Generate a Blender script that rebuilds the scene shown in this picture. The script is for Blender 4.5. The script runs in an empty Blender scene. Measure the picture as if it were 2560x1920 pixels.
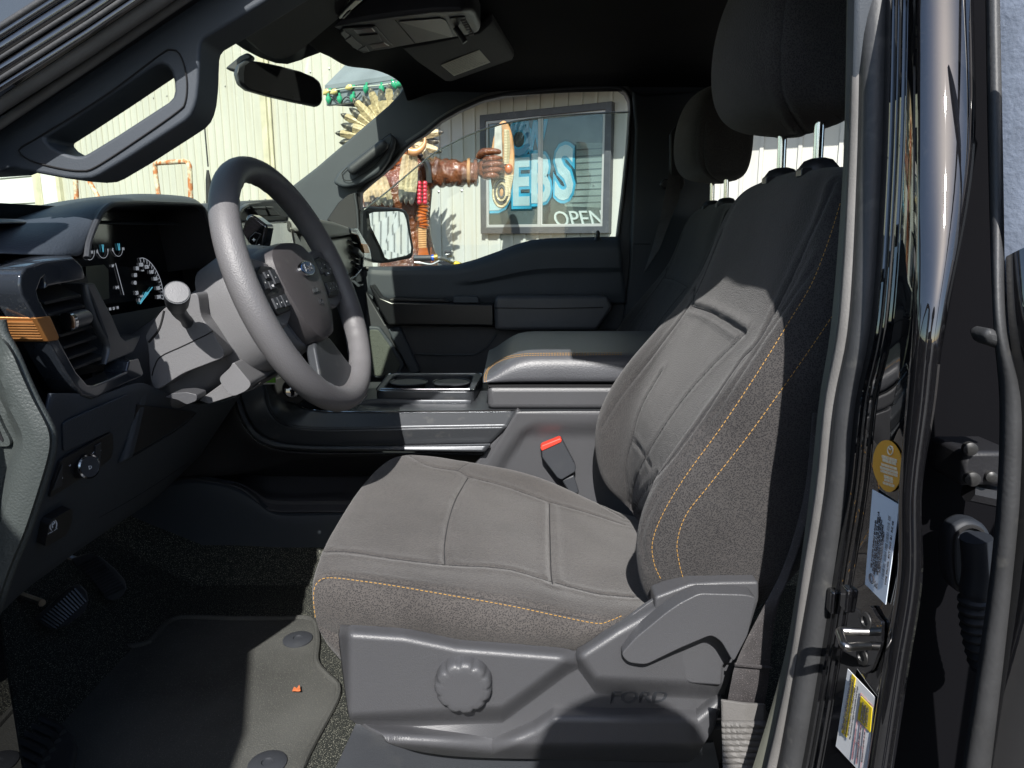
import bpy, bmesh, math, random
from math import radians, sin, cos, pi, sqrt
from mathutils import Vector, Matrix, Euler
from mathutils.bvhtree import BVHTree
random.seed(7)
S = bpy.context.scene
# ------------------------------------------------------------------ camera
CAM = Vector((0.0, -0.55, 0.72)); PITCH = radians(11.5); FPX = 1775.0
cd = bpy.data.cameras.new('camera'); co = bpy.data.objects.new('camera', cd)
S.collection.objects.link(co); S.camera = co
co.location = CAM; co.rotation_euler = (radians(90) - PITCH, 0, 0)
cd.sensor_fit = 'HORIZONTAL'; cd.sensor_width = 36.0; cd.lens = 36.0 * FPX / 2560.0
cd.clip_start = 0.02; cd.clip_end = 900
S.render.resolution_x = 1024; S.render.resolution_y = 768
# ------------------------------------------------------------------ light
SUN = Vector((-0.08, -1.0, .90)).normalized()      # direction from the scene towards the sun
w = bpy.data.worlds.new('World'); S.world = w; w.use_nodes = True
nt = w.node_tree; bg = nt.nodes['Background']
sky = nt.nodes.new('ShaderNodeTexSky'); sky.sky_type = 'NISHITA'; sky.sun_disc = False
sky.sun_elevation = math.asin(SUN.z); sky.sun_rotation = math.atan2(SUN.x, SUN.y)
nt.links.new(sky.outputs[0], bg.inputs[0]); bg.inputs[1].default_value = 0.13
sl = bpy.data.lights.new('sun', 'SUN'); sl.energy = 5.0; sl.angle = radians(0.5); sl.color = (1.0, .97, .93)
so = bpy.data.objects.new('sun', sl); S.collection.objects.link(so); so.location = SUN * 40
so.rotation_euler = SUN.to_track_quat('Z', 'Y').to_euler()
S.view_settings.view_transform = 'Standard'; S.view_settings.look = 'None'
S.view_settings.exposure = 0.75; S.view_settings.gamma = 1
S.render.engine = 'CYCLES'
S.cycles.max_bounces = 8; S.cycles.transparent_max_bounces = 12; S.cycles.caustics_reflective = False
# ------------------------------------------------------------------ pixel -> point helpers (photo pixels 2560x1920)
_s, _c = sin(PITCH), cos(PITCH)
def ray(u, v):
    x = (u - 1280) / FPX; y = -(v - 960) / FPX
    return Vector((x, _c + y * _s, -_s + y * _c))
def P(u, v, Y): d = ray(u, v); return CAM + d * ((Y - CAM.y) / d.y)
def PX(u, v, X): d = ray(u, v); return CAM + d * ((X - CAM.x) / d.x)
def PZ(u, v, Z): d = ray(u, v); return CAM + d * ((Z - CAM.z) / d.z)
def crop(x0, y0, s): return lambda *pts: [(x0 + p[0] * s, y0 + p[1] * s) + tuple(p[2:]) for p in pts]
cV = crop(0, 0, 2560 / 2212); cA = crop(0, 0, 1000 / 2212); cB = crop(500, 0, 800 / 2212); cC = crop(800, 200, 900 / 2212)
cD = crop(1500, 0, 1060 / 2212); cE = crop(0, 450, 1000 / 2212); cF = crop(0, 1000, 1000 / 1803); cG = crop(700, 1000, 1200 / 2164)
cH = crop(1700, 1000, 860 / 1551); cI = crop(600, 700, 1100 / 2212); cJ = crop(200, 500, 500 / 2074); cK = crop(500, 400, 500 / 2074)
cL = crop(2080, 1050, 300 / 995); cM = crop(1980, 1450, 350 / 1235); cN = crop(0, 0, 640 / 2212); cO = crop(0, 640, 480 / 2212)
cQ = crop(380, 640, 560 / 2212); cR = crop(0, 1000, 560 / 2212); cS = crop(860, 280, 560 / 2212); cT = crop(1180, 240, 440 / 1921)
def PL(pts, Y=None): return [P(p[0], p[1], p[2] if Y is None else Y) for p in pts]
# ------------------------------------------------------------------ objects
WORLD = {}
def label(o, lab=None, cat=None, group=None, kind=None):
    if lab: o['label'] = lab
    if cat: o['category'] = cat
    if group: o['group'] = group
    if kind: o['kind'] = kind
    return o
def empty(name, loc, lab=None, cat=None, group=None):
    o = bpy.data.objects.new(name, None); S.collection.objects.link(o); o.location = loc
    o.empty_display_size = .1; WORLD[o.name] = Vector(loc); return label(o, lab, cat, group)
def finish(name, verts, faces, mat, parent=None, smooth=True, bevel=0, bseg=2, sub=0, solid=0, auto=None, origin=None, loc=None):
    me = bpy.data.meshes.new(name); vs = [Vector(v) for v in verts]
    if loc is None: loc = sum(vs, Vector()) / len(vs)
    me.from_pydata([v - loc for v in vs], [], faces); me.validate(); me.update()
    bm = bmesh.new(); bm.from_mesh(me); bmesh.ops.remove_doubles(bm, verts=bm.verts, dist=1e-5)
    bmesh.ops.recalc_face_normals(bm, faces=bm.faces); bm.to_mesh(me); bm.free()
    o = bpy.data.objects.new(name, me); S.collection.objects.link(o)
    me.materials.append(mat)
    while parent and parent.parent and parent.parent.parent: parent = parent.parent      # thing > part > sub-part at most
    if parent: o.parent = parent; o.location = loc - WORLD[parent.name]
    else: o.location = loc
    WORLD[o.name] = loc
    if solid:
        m = o.modifiers.new('solid', 'SOLIDIFY'); m.thickness = abs(solid); m.offset = -1 if solid > 0 else 1
    if bevel:
        m = o.modifiers.new('bevel', 'BEVEL'); m.width = bevel; m.segments = bseg; m.limit_method = 'ANGLE'; m.angle_limit = radians(35)
    if sub:
        m = o.modifiers.new('sub', 'SUBSURF'); m.levels = sub; m.render_levels = sub
    if smooth:
        for p in me.polygons: p.use_smooth = True
        if not sub and auto is not False:
            m = o.modifiers.new('wn', 'WEIGHTED_NORMAL'); m.keep_sharp = True
            try: me.set_sharp_from_angle(angle=radians(auto or 40))
            except Exception: pass
    return o
class MB:
    def __init__(s): s.v = []; s.f = []
    def add(s, vs, fs):
        n = len(s.v); s.v += [Vector(v) for v in vs]; s.f += [tuple(i + n for i in f) for f in fs]; return s
    def box(s, c, size, rot=None):
        c = Vector(c); vs = []
        for i in (-1, 1):
            for j in (-1, 1):
                for k in (-1, 1):
                    p = Vector((i * size[0] / 2, j * size[1] / 2, k * size[2] / 2))
                    if rot is not None: p = rot @ p
                    vs.append(c + p)
        return s.add(vs, [(0, 1, 3, 2), (4, 6, 7, 5), (0, 4, 5, 1), (2, 3, 7, 6), (0, 2, 6, 4), (1, 5, 7, 3)])
    def tube(s, path, r, n=10, closed=False, flat=None):
        path = [Vector(p) for p in path]; N = len(path); rs = r if isinstance(r, (list, tuple)) else [r] * N
        if N < 2: return s
        up = None; rings = []
        for i, p in enumerate(path):
            if closed: t = path[(i + 1) % N] - path[i - 1]
            else: t = path[min(i + 1, N - 1)] - path[max(i - 1, 0)]
            if t.length < 1e-9: t = Vector((0, 0, 1))
            t.normalize()
            if up is None:
                up = Vector((0, 0, 1)) if abs(t.z) < .9 else Vector((1, 0, 0))
            a = (up - t * up.dot(t))
            if a.length < 1e-6: a = t.orthogonal()
            a.normalize(); up = a; b = t.cross(a)
            rings.append([p + (a * cos(2 * pi * k / n) + b * sin(2 * pi * k / n) * (flat or 1)) * rs[i] for k in range(n)])
        vs = [v for R in rings for v in R]; fs = []
        for i in range(N if closed else N - 1):
            j = (i + 1) % N
            for k in range(n): fs.append((i * n + k, i * n + (k + 1) % n, j * n + (k + 1) % n, j * n + k))
        if not closed:
            fs.append(tuple(range(n - 1, -1, -1))); fs.append(tuple((N - 1) * n + k for k in range(n)))
        return s.add(vs, fs)
    def lathe(s, prof, base, axis, n=24, xr=None):      # prof: (radius, height) along axis
        axis = Vector(axis).normalized(); a = axis.orthogonal().normalized() if xr is None else Vector(xr).normalized(); b = axis.cross(a); base = Vector(base)
        vs = [base + axis * h + (a * cos(2 * pi * k / n) + b * sin(2 * pi * k / n)) * r for r, h in prof for k in range(n)]
        fs = [(i * n + k, i * n + (k + 1) % n, (i + 1) * n + (k + 1) % n, (i + 1) * n + k) for i in range(len(prof) - 1) for k in range(n)]
        fs.append(tuple(range(n - 1, -1, -1))); fs.append(tuple((len(prof) - 1) * n + k for k in range(n)))
        return s.add(vs, fs)
    def ball(s, c, r, n=12, m=8, rot=None):
        c = Vector(c); r = Vector(r) if not isinstance(r, (int, float)) else Vector((r, r, r)); vs = []
        for i in range(m + 1):
            th = pi * i / m
            for k in range(n):
                ph = 2 * pi * k / n; p = Vector((r.x * sin(th) * cos(ph), r.y * sin(th) * sin(ph), r.z * cos(th)))
                vs.append(c + (rot @ p if rot is not None else p))
        return s.add(vs, [(i * n + k, i * n + (k + 1) % n, (i + 1) * n + (k + 1) % n, (i + 1) * n + k) for i in range(m) for k in range(n)])
    def prism(s, A, B):                              # two matching loops
        n = len(A)
        return s.add(list(A) + list(B), [tuple(range(n)), tuple(range(2 * n - 1, n - 1, -1))] + [(i, i + n, (i + 1) % n + n, (i + 1) % n) for i in range(n)])
    def grid(s, rows):
        n = len(rows[0]); vs = [p for r in rows for p in r]
        return s.add(vs, [(i * n + j, i * n + j + 1, (i + 1) * n + j + 1, (i + 1) * n + j) for i in range(len(rows) - 1) for j in range(n - 1)])
    def out(s, name, mat, parent=None, **k): return finish(name, s.v, s.f, mat, parent, **k)
def spline(pts, n, closed=False):
    """Catmull-Rom through tuples / Vectors, resampled evenly to n points"""
    V = [Vector(p) for p in pts]; N = len(V); dense = []
    segs = N if closed else N - 1
    for i in range(segs):
        p0 = V[(i - 1) % N] if closed or i > 0 else V[0] * 2 - V[1]
        p1 = V[i]; p2 = V[(i + 1) % N]
        p3 = V[(i + 2) % N] if closed or i + 2 < N else p2 * 2 - p1
        for k in range(10):
            t = k / 10
            dense.append(.5 * ((2 * p1) + (p2 - p0) * t + (2 * p0 - 5 * p1 + 4 * p2 - p3) * t * t + (3 * p1 - p0 - 3 * p2 + p3) * t ** 3))
    dense.append(V[0] if closed else V[-1])
    return resample(dense, n, closed)
def resample(V, n, closed=False):
    V = [Vector(p) for p in V]
    L = [0]
    for i in range(1, len(V)): L.append(L[-1] + (V[i] - V[i - 1]).length)
    out = []; j = 0
    for k in range(n):
        d = L[-1] * k / (n if closed else n - 1)
        while j < len(L) - 2 and L[j + 1] < d: j += 1
        seg = L[j + 1] - L[j]; t = (d - L[j]) / seg if seg > 0 else 0
        out.append(V[j].lerp(V[j + 1], min(max(t, 0), 1)))
    return out
def rnd(pts, r, k=4):
    """round the corners of a closed 2D/3D polygon"""
    V = [Vector(p) for p in pts]; N = len(V); out = []
    for i in range(N):
        a, b, c = V[i - 1], V[i], V[(i + 1) % N]
        ra = min(r, (a - b).length * .45); rc = min(r, (c - b).length * .45)
        p = b + (a - b).normalized() * ra; q = b + (c - b).normalized() * rc
        for j in range(k + 1):
            t = j / k; out.append(p * (1 - t) ** 2 + b * 2 * t * (1 - t) + q * t * t)
    return out
def slab(name, pts, mat, parent=None, Y=None, thick=.01, dirn=(0, 1, 0), hole=None, bevel=.002, bseg=2, round_=0, **k):
    """flat outline in photo pixels (or 3D Vectors) placed at its real depth, given a real thickness; optional holes"""
    def to3(ps): return [p if isinstance(p, Vector) and len(p) == 3 else P(p[0], p[1], p[2] if Y is None else Y) for p in ps]
    A = to3(pts)
    if round_: A = rnd(A, round_)
    d = Vector(dirn).normalized() * thick; bm = bmesh.new(); edges = []
    for L in [A] + ([to3(h) for h in hole] if hole else []):
        vs = [bm.verts.new(p) for p in L]
        edges += [bm.edges.new((vs[i], vs[(i + 1) % len(vs)])) for i in range(len(vs))]
    r = bmesh.ops.triangle_fill(bm, edges=edges, use_beauty=True, use_dissolve=False)
    g = bmesh.ops.extrude_face_region(bm, geom=bm.faces[:])
    bmesh.ops.translate(bm, vec=d, verts=[e for e in g['geom'] if isinstance(e, bmesh.types.BMVert)])
    bmesh.ops.recalc_face_normals(bm, faces=bm.faces)
    bmesh.ops.dissolve_limit(bm, angle_limit=.01, verts=bm.verts, edges=bm.edges)
    bm.verts.index_update(); V = [v.co.copy() for v in bm.verts]; F = [tuple(x.index for x in f.verts) for f in bm.faces]; bm.free()
    return finish(name, V, F, mat, parent, bevel=bevel, bseg=bseg, **k)
def ruled(name, top, bot, mat, parent=None, n=40, m=12, fn=None, smooth_in=True, solid=.004, sub=0, **k):
    """surface between two (u,v,Y) curves; fn(s,t,u,v)-> added depth Y"""
    f = spline if smooth_in else resample
    T = f(top, n); B = f(bot, n); rows = []
    for j in range(m):
        t = j / (m - 1); row = []
        for i in range(n):
            q = T[i].lerp(B[i], t); Y = q.z + (fn(i / (n - 1), t, q.x, q.y) if fn else 0); row.append(P(q.x, q.y, Y))
        rows.append(row)
    return MB().grid(rows).out(name, mat, parent, solid=solid, sub=sub, **k)
def pgrid(name, rows, mat, parent=None, sub=2, solid=.004, **k):
    return MB().grid([[P(*q) for q in r] for r in rows]).out(name, mat, parent, sub=sub, solid=solid, **k)
def wgrid(name, rows, mat, parent=None, sub=2, solid=.004, **k):
    return MB().grid([[Vector(q) for q in r] for r in rows]).out(name, mat, parent, sub=sub, solid=solid, **k)
_bv = {}
def bvh(o):
    if o.name not in _bv:
        dg = bpy.context.evaluated_depsgraph_get(); dg.update()
        e = o.evaluated_get(dg); me = e.to_mesh(); M = o.matrix_world
        _bv[o.name] = BVHTree.FromPolygons([WORLD[o.name] + v.co for v in me.vertices], [tuple(p.vertices) for p in me.polygons]); e.to_mesh_clear()
    return _bv[o.name]
def hit(o, u, v, off=0.0):
    d = ray(u, v).normalized(); h = bvh(o).ray_cast(CAM, d)
    if h[0] is None:
        return None
    n = h[1] if h[1].dot(d) < 0 else -h[1]
    return h[0] + n * off
def seam(name, o, pts, mat, parent, r=.0012, off=0, n=60, smooth_in=True, dash=None, sides=6, mb=None):
    """a line laid on the surface of o; dash=(len,gap) gives stitches"""
    q = (spline if smooth_in else resample)([(a[0], a[1], 0) for a in pts], n)
    H = [hit(o, a.x, a.y, off) for a in q]; H = [h for h in H if h is not None]
    own = mb is None; mb = mb or MB()
    if len(H) > 1:
        if dash:
            L = sum((H[i + 1] - H[i]).length for i in range(len(H) - 1)); k = max(2, int(L / (dash[0] + dash[1])))
            R = resample(H, k * 8 + 1)
            for i in range(k):
                mb.tube([R[i * 8], R[i * 8 + 3], R[i * 8 + 5]], r, sides)
        else: mb.tube(H, r, sides)
    if own: return mb.out(name, mat, parent)
def txt(mb, s, org, xd, yd, size, ext=.0004, align='CENTER', bold=0.0, shear=0):
    """solid lettering added to mesh builder mb, baseline at org"""
    cu = bpy.data.curves.new('t', 'FONT'); cu.body = s; cu.size = size; cu.extrude = ext; cu.align_x = align; cu.offset = bold; cu.shear = shear
    cu.resolution_u = 3
    o = bpy.data.objects.new('t', cu); S.collection.objects.link(o)
    dg = bpy.context.evaluated_depsgraph_get(); me = bpy.data.meshes.new_from_object(o.evaluated_get(dg))
    x = Vector(xd).normalized(); y = Vector(yd); y = (y - x * y.dot(x)).normalized(); z = x.cross(y); org = Vector(org)
    mb.add([org + x * v.co.x + y * v.co.y + z * v.co.z for v in me.vertices], [tuple(p.vertices) for p in me.polygons])
    bpy.data.objects.remove(o); bpy.data.curves.remove(cu); bpy.data.meshes.remove(me)
from mathutils import noise as MN
from mathutils.kdtree import KDTree
def carve(o, seams, wr=.0008):
    """real sewn seams: the cloth sinks along each line and puffs up beside it"""
    for m in o.modifiers:
        if m.type == 'SUBSURF': m.levels = m.render_levels = 4
        if m.type == 'SOLIDIFY': o.modifiers.remove(m)
    dg = bpy.context.evaluated_depsgraph_get(); dg.update()
    me = bpy.data.meshes.new_from_object(o.evaluated_get(dg)); o.modifiers.clear(); old = o.data; o.data = me; me.name = old.name
    for p in me.polygons: p.use_smooth = True
    W0 = WORLD[o.name]; P_ = []
    for pts, dep, wid in seams:
        q = spline([(a[0], a[1], 0) for a in pts], 160); H = [hit(o, a.x, a.y) for a in q]; P_ += [(h, dep, wid) for h in H if h is not None]
    kd = KDTree(len(P_))
    for i, a in enumerate(P_): kd.insert(a[0], i)
    kd.balance()
    cen = sum((v.co for v in me.vertices), Vector()) / len(me.vertices)
    nr = [v.normal.copy() for v in me.vertices]
    flip = 1 if sum((v.co - cen).dot(n) for v, n in zip(me.vertices, nr)) > 0 else -1
    for v, n in zip(me.vertices, nr):
        w_ = W0 + v.co; c, i, r = kd.find(w_); dep, wid = P_[i][1], P_[i][2]; n = n * flip
        d = -dep * math.exp(-(r / wid) ** 2) + dep * .45 * math.exp(-((r - wid * 3.2) / (wid * 1.8)) ** 2)
        d += wr * MN.noise(w_ * 14) + wr * 1.6 * MN.noise(w_ * 5 + Vector((3, 1, 2)))
        if r < .03: d += wr * .8 * (1 - r / .03) * MN.noise(Vector((w_.x * 90, w_.y * 90, w_.z * 90)))
        v.co += n * d
    me.update(); _bv.pop(o.name, None)
# ------------------------------------------------------------------ materials
def mat(name, col, rough=.5, metal=0, bump=None, var=None, spec=.5, coat=0, speck=None, dust=None):
    """bump=(scale,strength[,detail]); var=(scale,amount); speck=(scale,threshold,colour); dust=(scale, amount)"""
    m = bpy.data.materials.new(name); m.use_nodes = True; nt = m.node_tree; b = nt.nodes['Principled BSDF']
    b.inputs['Base Color'].default_value = (*col, 1); b.inputs['Roughness'].default_value = rough; b.inputs['Metallic'].default_value = metal
    b.inputs['Specular IOR Level'].default_value = spec; b.inputs['Coat Weight'].default_value = coat; b.inputs['Coat Roughness'].default_value = .03
    N = nt.nodes.new; L = nt.links.new
    tc = N('ShaderNodeTexCoord'); out = None
    if var or speck or dust:
        cur = None
        if var:
            n = N('ShaderNodeTexNoise'); n.inputs['Scale'].default_value = var[0]; n.inputs['Detail'].default_value = 5; L(tc.outputs['Object'], n.inputs['Vector'])
            mr = N('ShaderNodeMapRange'); mr.inputs[1].default_value = .3; mr.inputs[2].default_value = .7; mr.inputs[3].default_value = 1 - var[1]; mr.inputs[4].default_value = 1 + var[1]
            L(n.outputs[0], mr.inputs[0]); mx = N('ShaderNodeVectorMath'); mx.operation = 'SCALE'; mx.inputs[0].default_value = col
            L(mr.outputs[0], mx.inputs['Scale']); cur = mx.outputs[0]
        for sp in ([speck] if speck else []) + ([(dust[0], .60, (.25, .24, .21), dust[1])] if dust else []):
            n = N('ShaderNodeTexNoise'); n.inputs['Scale'].default_value = sp[0]; n.inputs['Detail'].default_value = 2 if len(sp) == 3 else 8; L(tc.outputs['Object'], n.inputs['Vector'])
            mr = N('ShaderNodeMapRange'); mr.inputs[1].default_value = sp[1]; mr.inputs[2].default_value = sp[1] + .12; mr.inputs[4].default_value = 1 if len(sp) == 3 else sp[3]; L(n.outputs[0], mr.inputs[0])
            mi = N('ShaderNodeMix'); mi.data_type = 'RGBA'; L(mr.outputs[0], mi.inputs[0])
            if cur: L(cur, mi.inputs[6])
            else: mi.inputs[6].default_value = (*col, 1)
            mi.inputs[7].default_value = (*sp[2], 1); cur = mi.outputs[2]
        L(cur, b.inputs['Base Color'])
    if bump:
        n = N('ShaderNodeTexNoise'); n.inputs['Scale'].default_value = bump[0]; n.inputs['Detail'].default_value = bump[2] if len(bump) > 2 else 2
        L(tc.outputs['Object'], n.inputs['Vector']); bp = N('ShaderNodeBump'); bp.inputs['Strength'].default_value = bump[1]; bp.inputs['Distance'].default_value = .001
        L(n.outputs[0], bp.inputs['Height']); L(bp.outputs[0], b.inputs['Normal'])
    return m
def weave(name, c1, c2, scale=420, strength=.5, ang=0):
    m = mat(name, c1, .92, spec=.15); nt = m.node_tree; N = nt.nodes.new; L = nt.links.new; b = nt.nodes['Principled BSDF']
    b.inputs['Sheen Weight'].default_value = .15; b.inputs['Sheen Roughness'].default_value = .5
    tc = N('ShaderNodeTexCoord'); v = N('ShaderNodeTexVoronoi'); v.inputs['Scale'].default_value = scale; v.inputs['Randomness'].default_value = 1.0
    L(tc.outputs['Object'], v.inputs['Vector']); mr = N('ShaderNodeMapRange'); mr.inputs[1].default_value = .15; mr.inputs[2].default_value = .6
    L(v.outputs['Distance'], mr.inputs[0]); mi = N('ShaderNodeMix'); mi.data_type = 'RGBA'; L(mr.outputs[0], mi.inputs[0])
    mi.inputs[6].default_value = (*c2, 1); mi.inputs[7].default_value = (*c1, 1)
    n = N('ShaderNodeTexNoise'); n.inputs['Scale'].default_value = 9; n.inputs['Detail'].default_value = 6; L(tc.outputs['Object'], n.inputs['Vector'])
    m2 = N('ShaderNodeMapRange'); m2.inputs[1].default_value = .3; m2.inputs[2].default_value = .7; m2.inputs[3].default_value = .82; m2.inputs[4].default_value = 1.18; L(n.outputs[0], m2.inputs[0])
    sc = N('ShaderNodeVectorMath'); sc.operation = 'SCALE'; L(mi.outputs[2], sc.inputs[0]); L(m2.outputs[0], sc.inputs['Scale']); L(sc.outputs[0], b.inputs['Base Color'])
    bp = N('ShaderNodeBump'); bp.inputs['Strength'].default_value = strength; bp.inputs['Distance'].default_value = .001; bp.invert = True
    L(v.outputs['Distance'], bp.inputs['Height']); L(bp.outputs[0], b.inputs['Normal']); return m
def glass(name, tint, refl=.06):
    m = bpy.data.materials.new(name); m.use_nodes = True; nt = m.node_tree; N = nt.nodes.new; L = nt.links.new; nt.nodes.remove(nt.nodes['Principled BSDF'])
    t = N('ShaderNodeBsdfTransparent'); t.inputs[0].default_value = (*tint, 1); g = N('ShaderNodeBsdfGlossy'); g.inputs[1].default_value = .02
    lw = N('ShaderNodeLayerWeight'); lw.inputs[0].default_value = .25; mr = N('ShaderNodeMapRange'); mr.inputs[3].default_value = refl * .5; mr.inputs[4].default_value = min(.5, refl * 6)
    L(lw.outputs['Fresnel'], mr.inputs[0]); mx = N('ShaderNodeMixShader'); L(mr.outputs[0], mx.inputs[0]); L(t.outputs[0], mx.inputs[1]); L(g.outputs[0], mx.inputs[2])
    L(mx.outputs[0], nt.nodes['Material Output'].inputs[0]); return m
def emis(name, col, st):
    m = mat(name, (.01, .01, .01), .4); b = m.node_tree.nodes['Principled BSDF']; b.inputs['Emission Color'].default_value = (*col, 1); b.inputs['Emission Strength'].default_value = st; return m
M = {}
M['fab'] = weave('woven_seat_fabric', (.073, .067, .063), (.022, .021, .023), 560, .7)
M['fab2'] = weave('smooth_seat_fabric', (.105, .096, .088), (.062, .058, .055), 900, .35)
M['colp'] = mat('grained_column_plastic', (.125, .125, .130), .45, bump=(900, .45), var=(4, .08))
M['void'] = mat('shade_black_jamb', (.004, .004, .005), .8, spec=.05)  # near-black colour stands in for the shade inside the door gap
M['bolt'] = mat('dark_bolt_metal', (.05, .05, .05), .4, metal=.5)  # metal colour darkened to suit the shade around the rear hinges
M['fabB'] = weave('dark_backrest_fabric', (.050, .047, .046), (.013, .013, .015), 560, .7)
M['plas'] = mat('grained_grey_plastic', (.064, .065, .070), .40, bump=(900, .35), var=(4, .08), spec=.5)
M['plasd'] = mat('grained_black_plastic', (.034, .037, .043), .5, bump=(900, .3), var=(5, .12), dust=(14, .05))
M['vinyl'] = mat('dark_dash_vinyl', (.032, .040, .052), .5, bump=(420, .5), var=(6, .1))
M['leather'] = mat('grained_black_leather', (.072, .074, .082), .40, bump=(420, .55), var=(6, .1))
M['wheel'] = mat('grained_wheel_rubber', (.118, .115, .119), .46, bump=(650, .6), var=(7, .1))
M['head'] = mat('black_headliner_cloth', (.013, .013, .014), .95, bump=(600, .3), var=(7, .12), spec=.1)
M['pillar'] = mat('pillar_trim_plastic', (.038, .046, .057), .62, bump=(700, .25), var=(5, .1))
M['gloss'] = mat('glossy_black_paint', (.006, .006, .007), .06, coat=1, dust=(300, .03))
_b = M['gloss'].node_tree.nodes['Principled BSDF']; _b.inputs['Coat IOR'].default_value = 2.1; _b.inputs['Specular IOR Level'].default_value = .0; _b.inputs['Coat Roughness'].default_value = .008
M['piano'] = mat('metallic_dark_trim', (.03, .036, .046), .14, metal=.3, coat=.6, dust=(260, .18), speck=(1400, .68, (.10, .11, .12)))
M['satin'] = mat('satin_grey_metal_trim', (.05, .054, .06), .34, metal=.35, bump=(900, .1), dust=(60, .12))
M['chrome'] = mat('bright_chrome', (.75, .76, .78), .12, metal=1)
M['steel'] = mat('worn_steel', (.35, .34, .33), .3, metal=1, var=(60, .3))
M['bronze'] = mat('bronze_vent_accent', (.36, .16, .05), .38, metal=.55, var=(40, .12), bump=(600, .1))
M['gold'] = mat('gold_thread', (.40, .22, .05), .75)
M['thread'] = mat('dark_thread', (.02, .02, .022), .9)
M['seamk'] = mat('seam_gap', (.008, .008, .009), .9)
M['rubber'] = mat('black_rubber_seal', (.035, .036, .038), .55, bump=(300, .3), var=(30, .15), dust=(50, .12))
M['rubg'] = mat('dusty_grey_seal', (.13, .125, .12), .7, bump=(500, .35), var=(20, .15))
M['carpet'] = mat('dark_speckled_carpet', (.022, .024, .022), .95, bump=(500, 1.0, 4), var=(3, .15), speck=(650, .57, (.26, .26, .21)), spec=.1)
M['mat'] = mat('grey_carpet_floor_mat', (.060, .061, .057), .95, bump=(420, 1.0, 4), var=(5, .3), speck=(700, .60, (.13, .13, .11)), spec=.1)
M['blk'] = mat('deep_black_plastic', (.012, .012, .014), .5, bump=(500, .2), var=(10, .2))
M['scr'] = mat('black_screen_glass', (.006, .006, .008), .08, spec=.8)
M['white'] = mat('white_marking_ink', (.75, .76, .78), .6)
M['paper'] = mat('white_label_paper', (.72, .74, .76), .5, var=(30, .04))
M['ink'] = mat('dark_label_ink', (.05, .05, .06), .6)
M['red'] = mat('red_release_button', (.62, .05, .03), .45)
M['belt'] = mat('dark_belt_webbing', (.035, .032, .033), .55, bump=(900, .6), var=(60, .2), speck=(900, .62, (.16, .14, .14)))
def X3(pts, X): return [PX(p[0], p[1], p[2] if len(p) > 2 else X) for p in pts]
def plate(name, pts, m, parent, X=None, thick=.01, dirn=(-1, 0, 0), **k):
    return slab(name, X3(pts, X), m, parent, thick=thick, dirn=dirn, **k)
def decal(name, o, pts, m, parent, t=.001, off=.0004, round_=0, bevel=0, flat=False, **k):
    H = [hit(o, p[0], p[1], 0) for p in pts]; H = [h for h in H if h is not None]
    if len(H) < 3: print('DECAL MISS', name); return None
    n = Vector()
    for i in range(len(H)): n += H[i].cross(H[(i + 1) % len(H)])
    n.normalize(); c = sum(H, Vector()) / len(H)
    if n.dot(CAM - c) < 0: n = -n
    if flat: H = [h - n * (h - c).dot(n) for h in H]
    return slab(name, [h + n * (off + t) for h in H], m, parent, thick=t, dirn=-n, bevel=bevel, round_=round_, **k)
def txt_on(mb, o, s, a, b, asp=.62, off=.0008, ext=.0002, bold=0, up=None):
    """lettering whose baseline runs from pixel a to pixel b on the surface of o"""
    A = hit(o, a[0], a[1]); B = hit(o, b[0], b[1])
    if A is None or B is None: print('TXT MISS', s); return
    cu = hit(o, a[0] + (b[1] - a[1]) * .3 , a[1] - (b[0] - a[0]) * .3) or A + Vector((0, 0, .01))
    if up is not None: cu = hit(o, *up) or cu
    x = (B - A); n = x.cross(cu - A)
    if n.dot(CAM - A) < 0: yd = (cu - A); n = -n
    yd = n.normalized().cross(x.normalized())
    if yd.dot(cu - A) < 0: yd = -yd
    k = len(mb.v); txt(mb, s, Vector((0, 0, 0)), (1, 0, 0), (0, 1, 0), 1, ext=0.01, align='LEFT', bold=bold)
    if len(mb.v) == k: return
    w_ = max(v.x for v in mb.v[k:]); sx = x.length / max(w_, .01); sy = sx if asp is None else asp
    xd = x.normalized(); nn = xd.cross(yd)
    if nn.dot(CAM - A) < 0: nn = -nn
    for i in range(k, len(mb.v)):
        v = mb.v[i]; mb.v[i] = A + xd * v.x * sx + yd * v.y * sy + nn * (off + v.z * ext / .01)
# ================================================================== the truck
truck = empty('pickup_truck', (0.2, .95, -.75), 'black pickup truck with its driver side open to a dark cloth cabin', 'truck')
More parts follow.
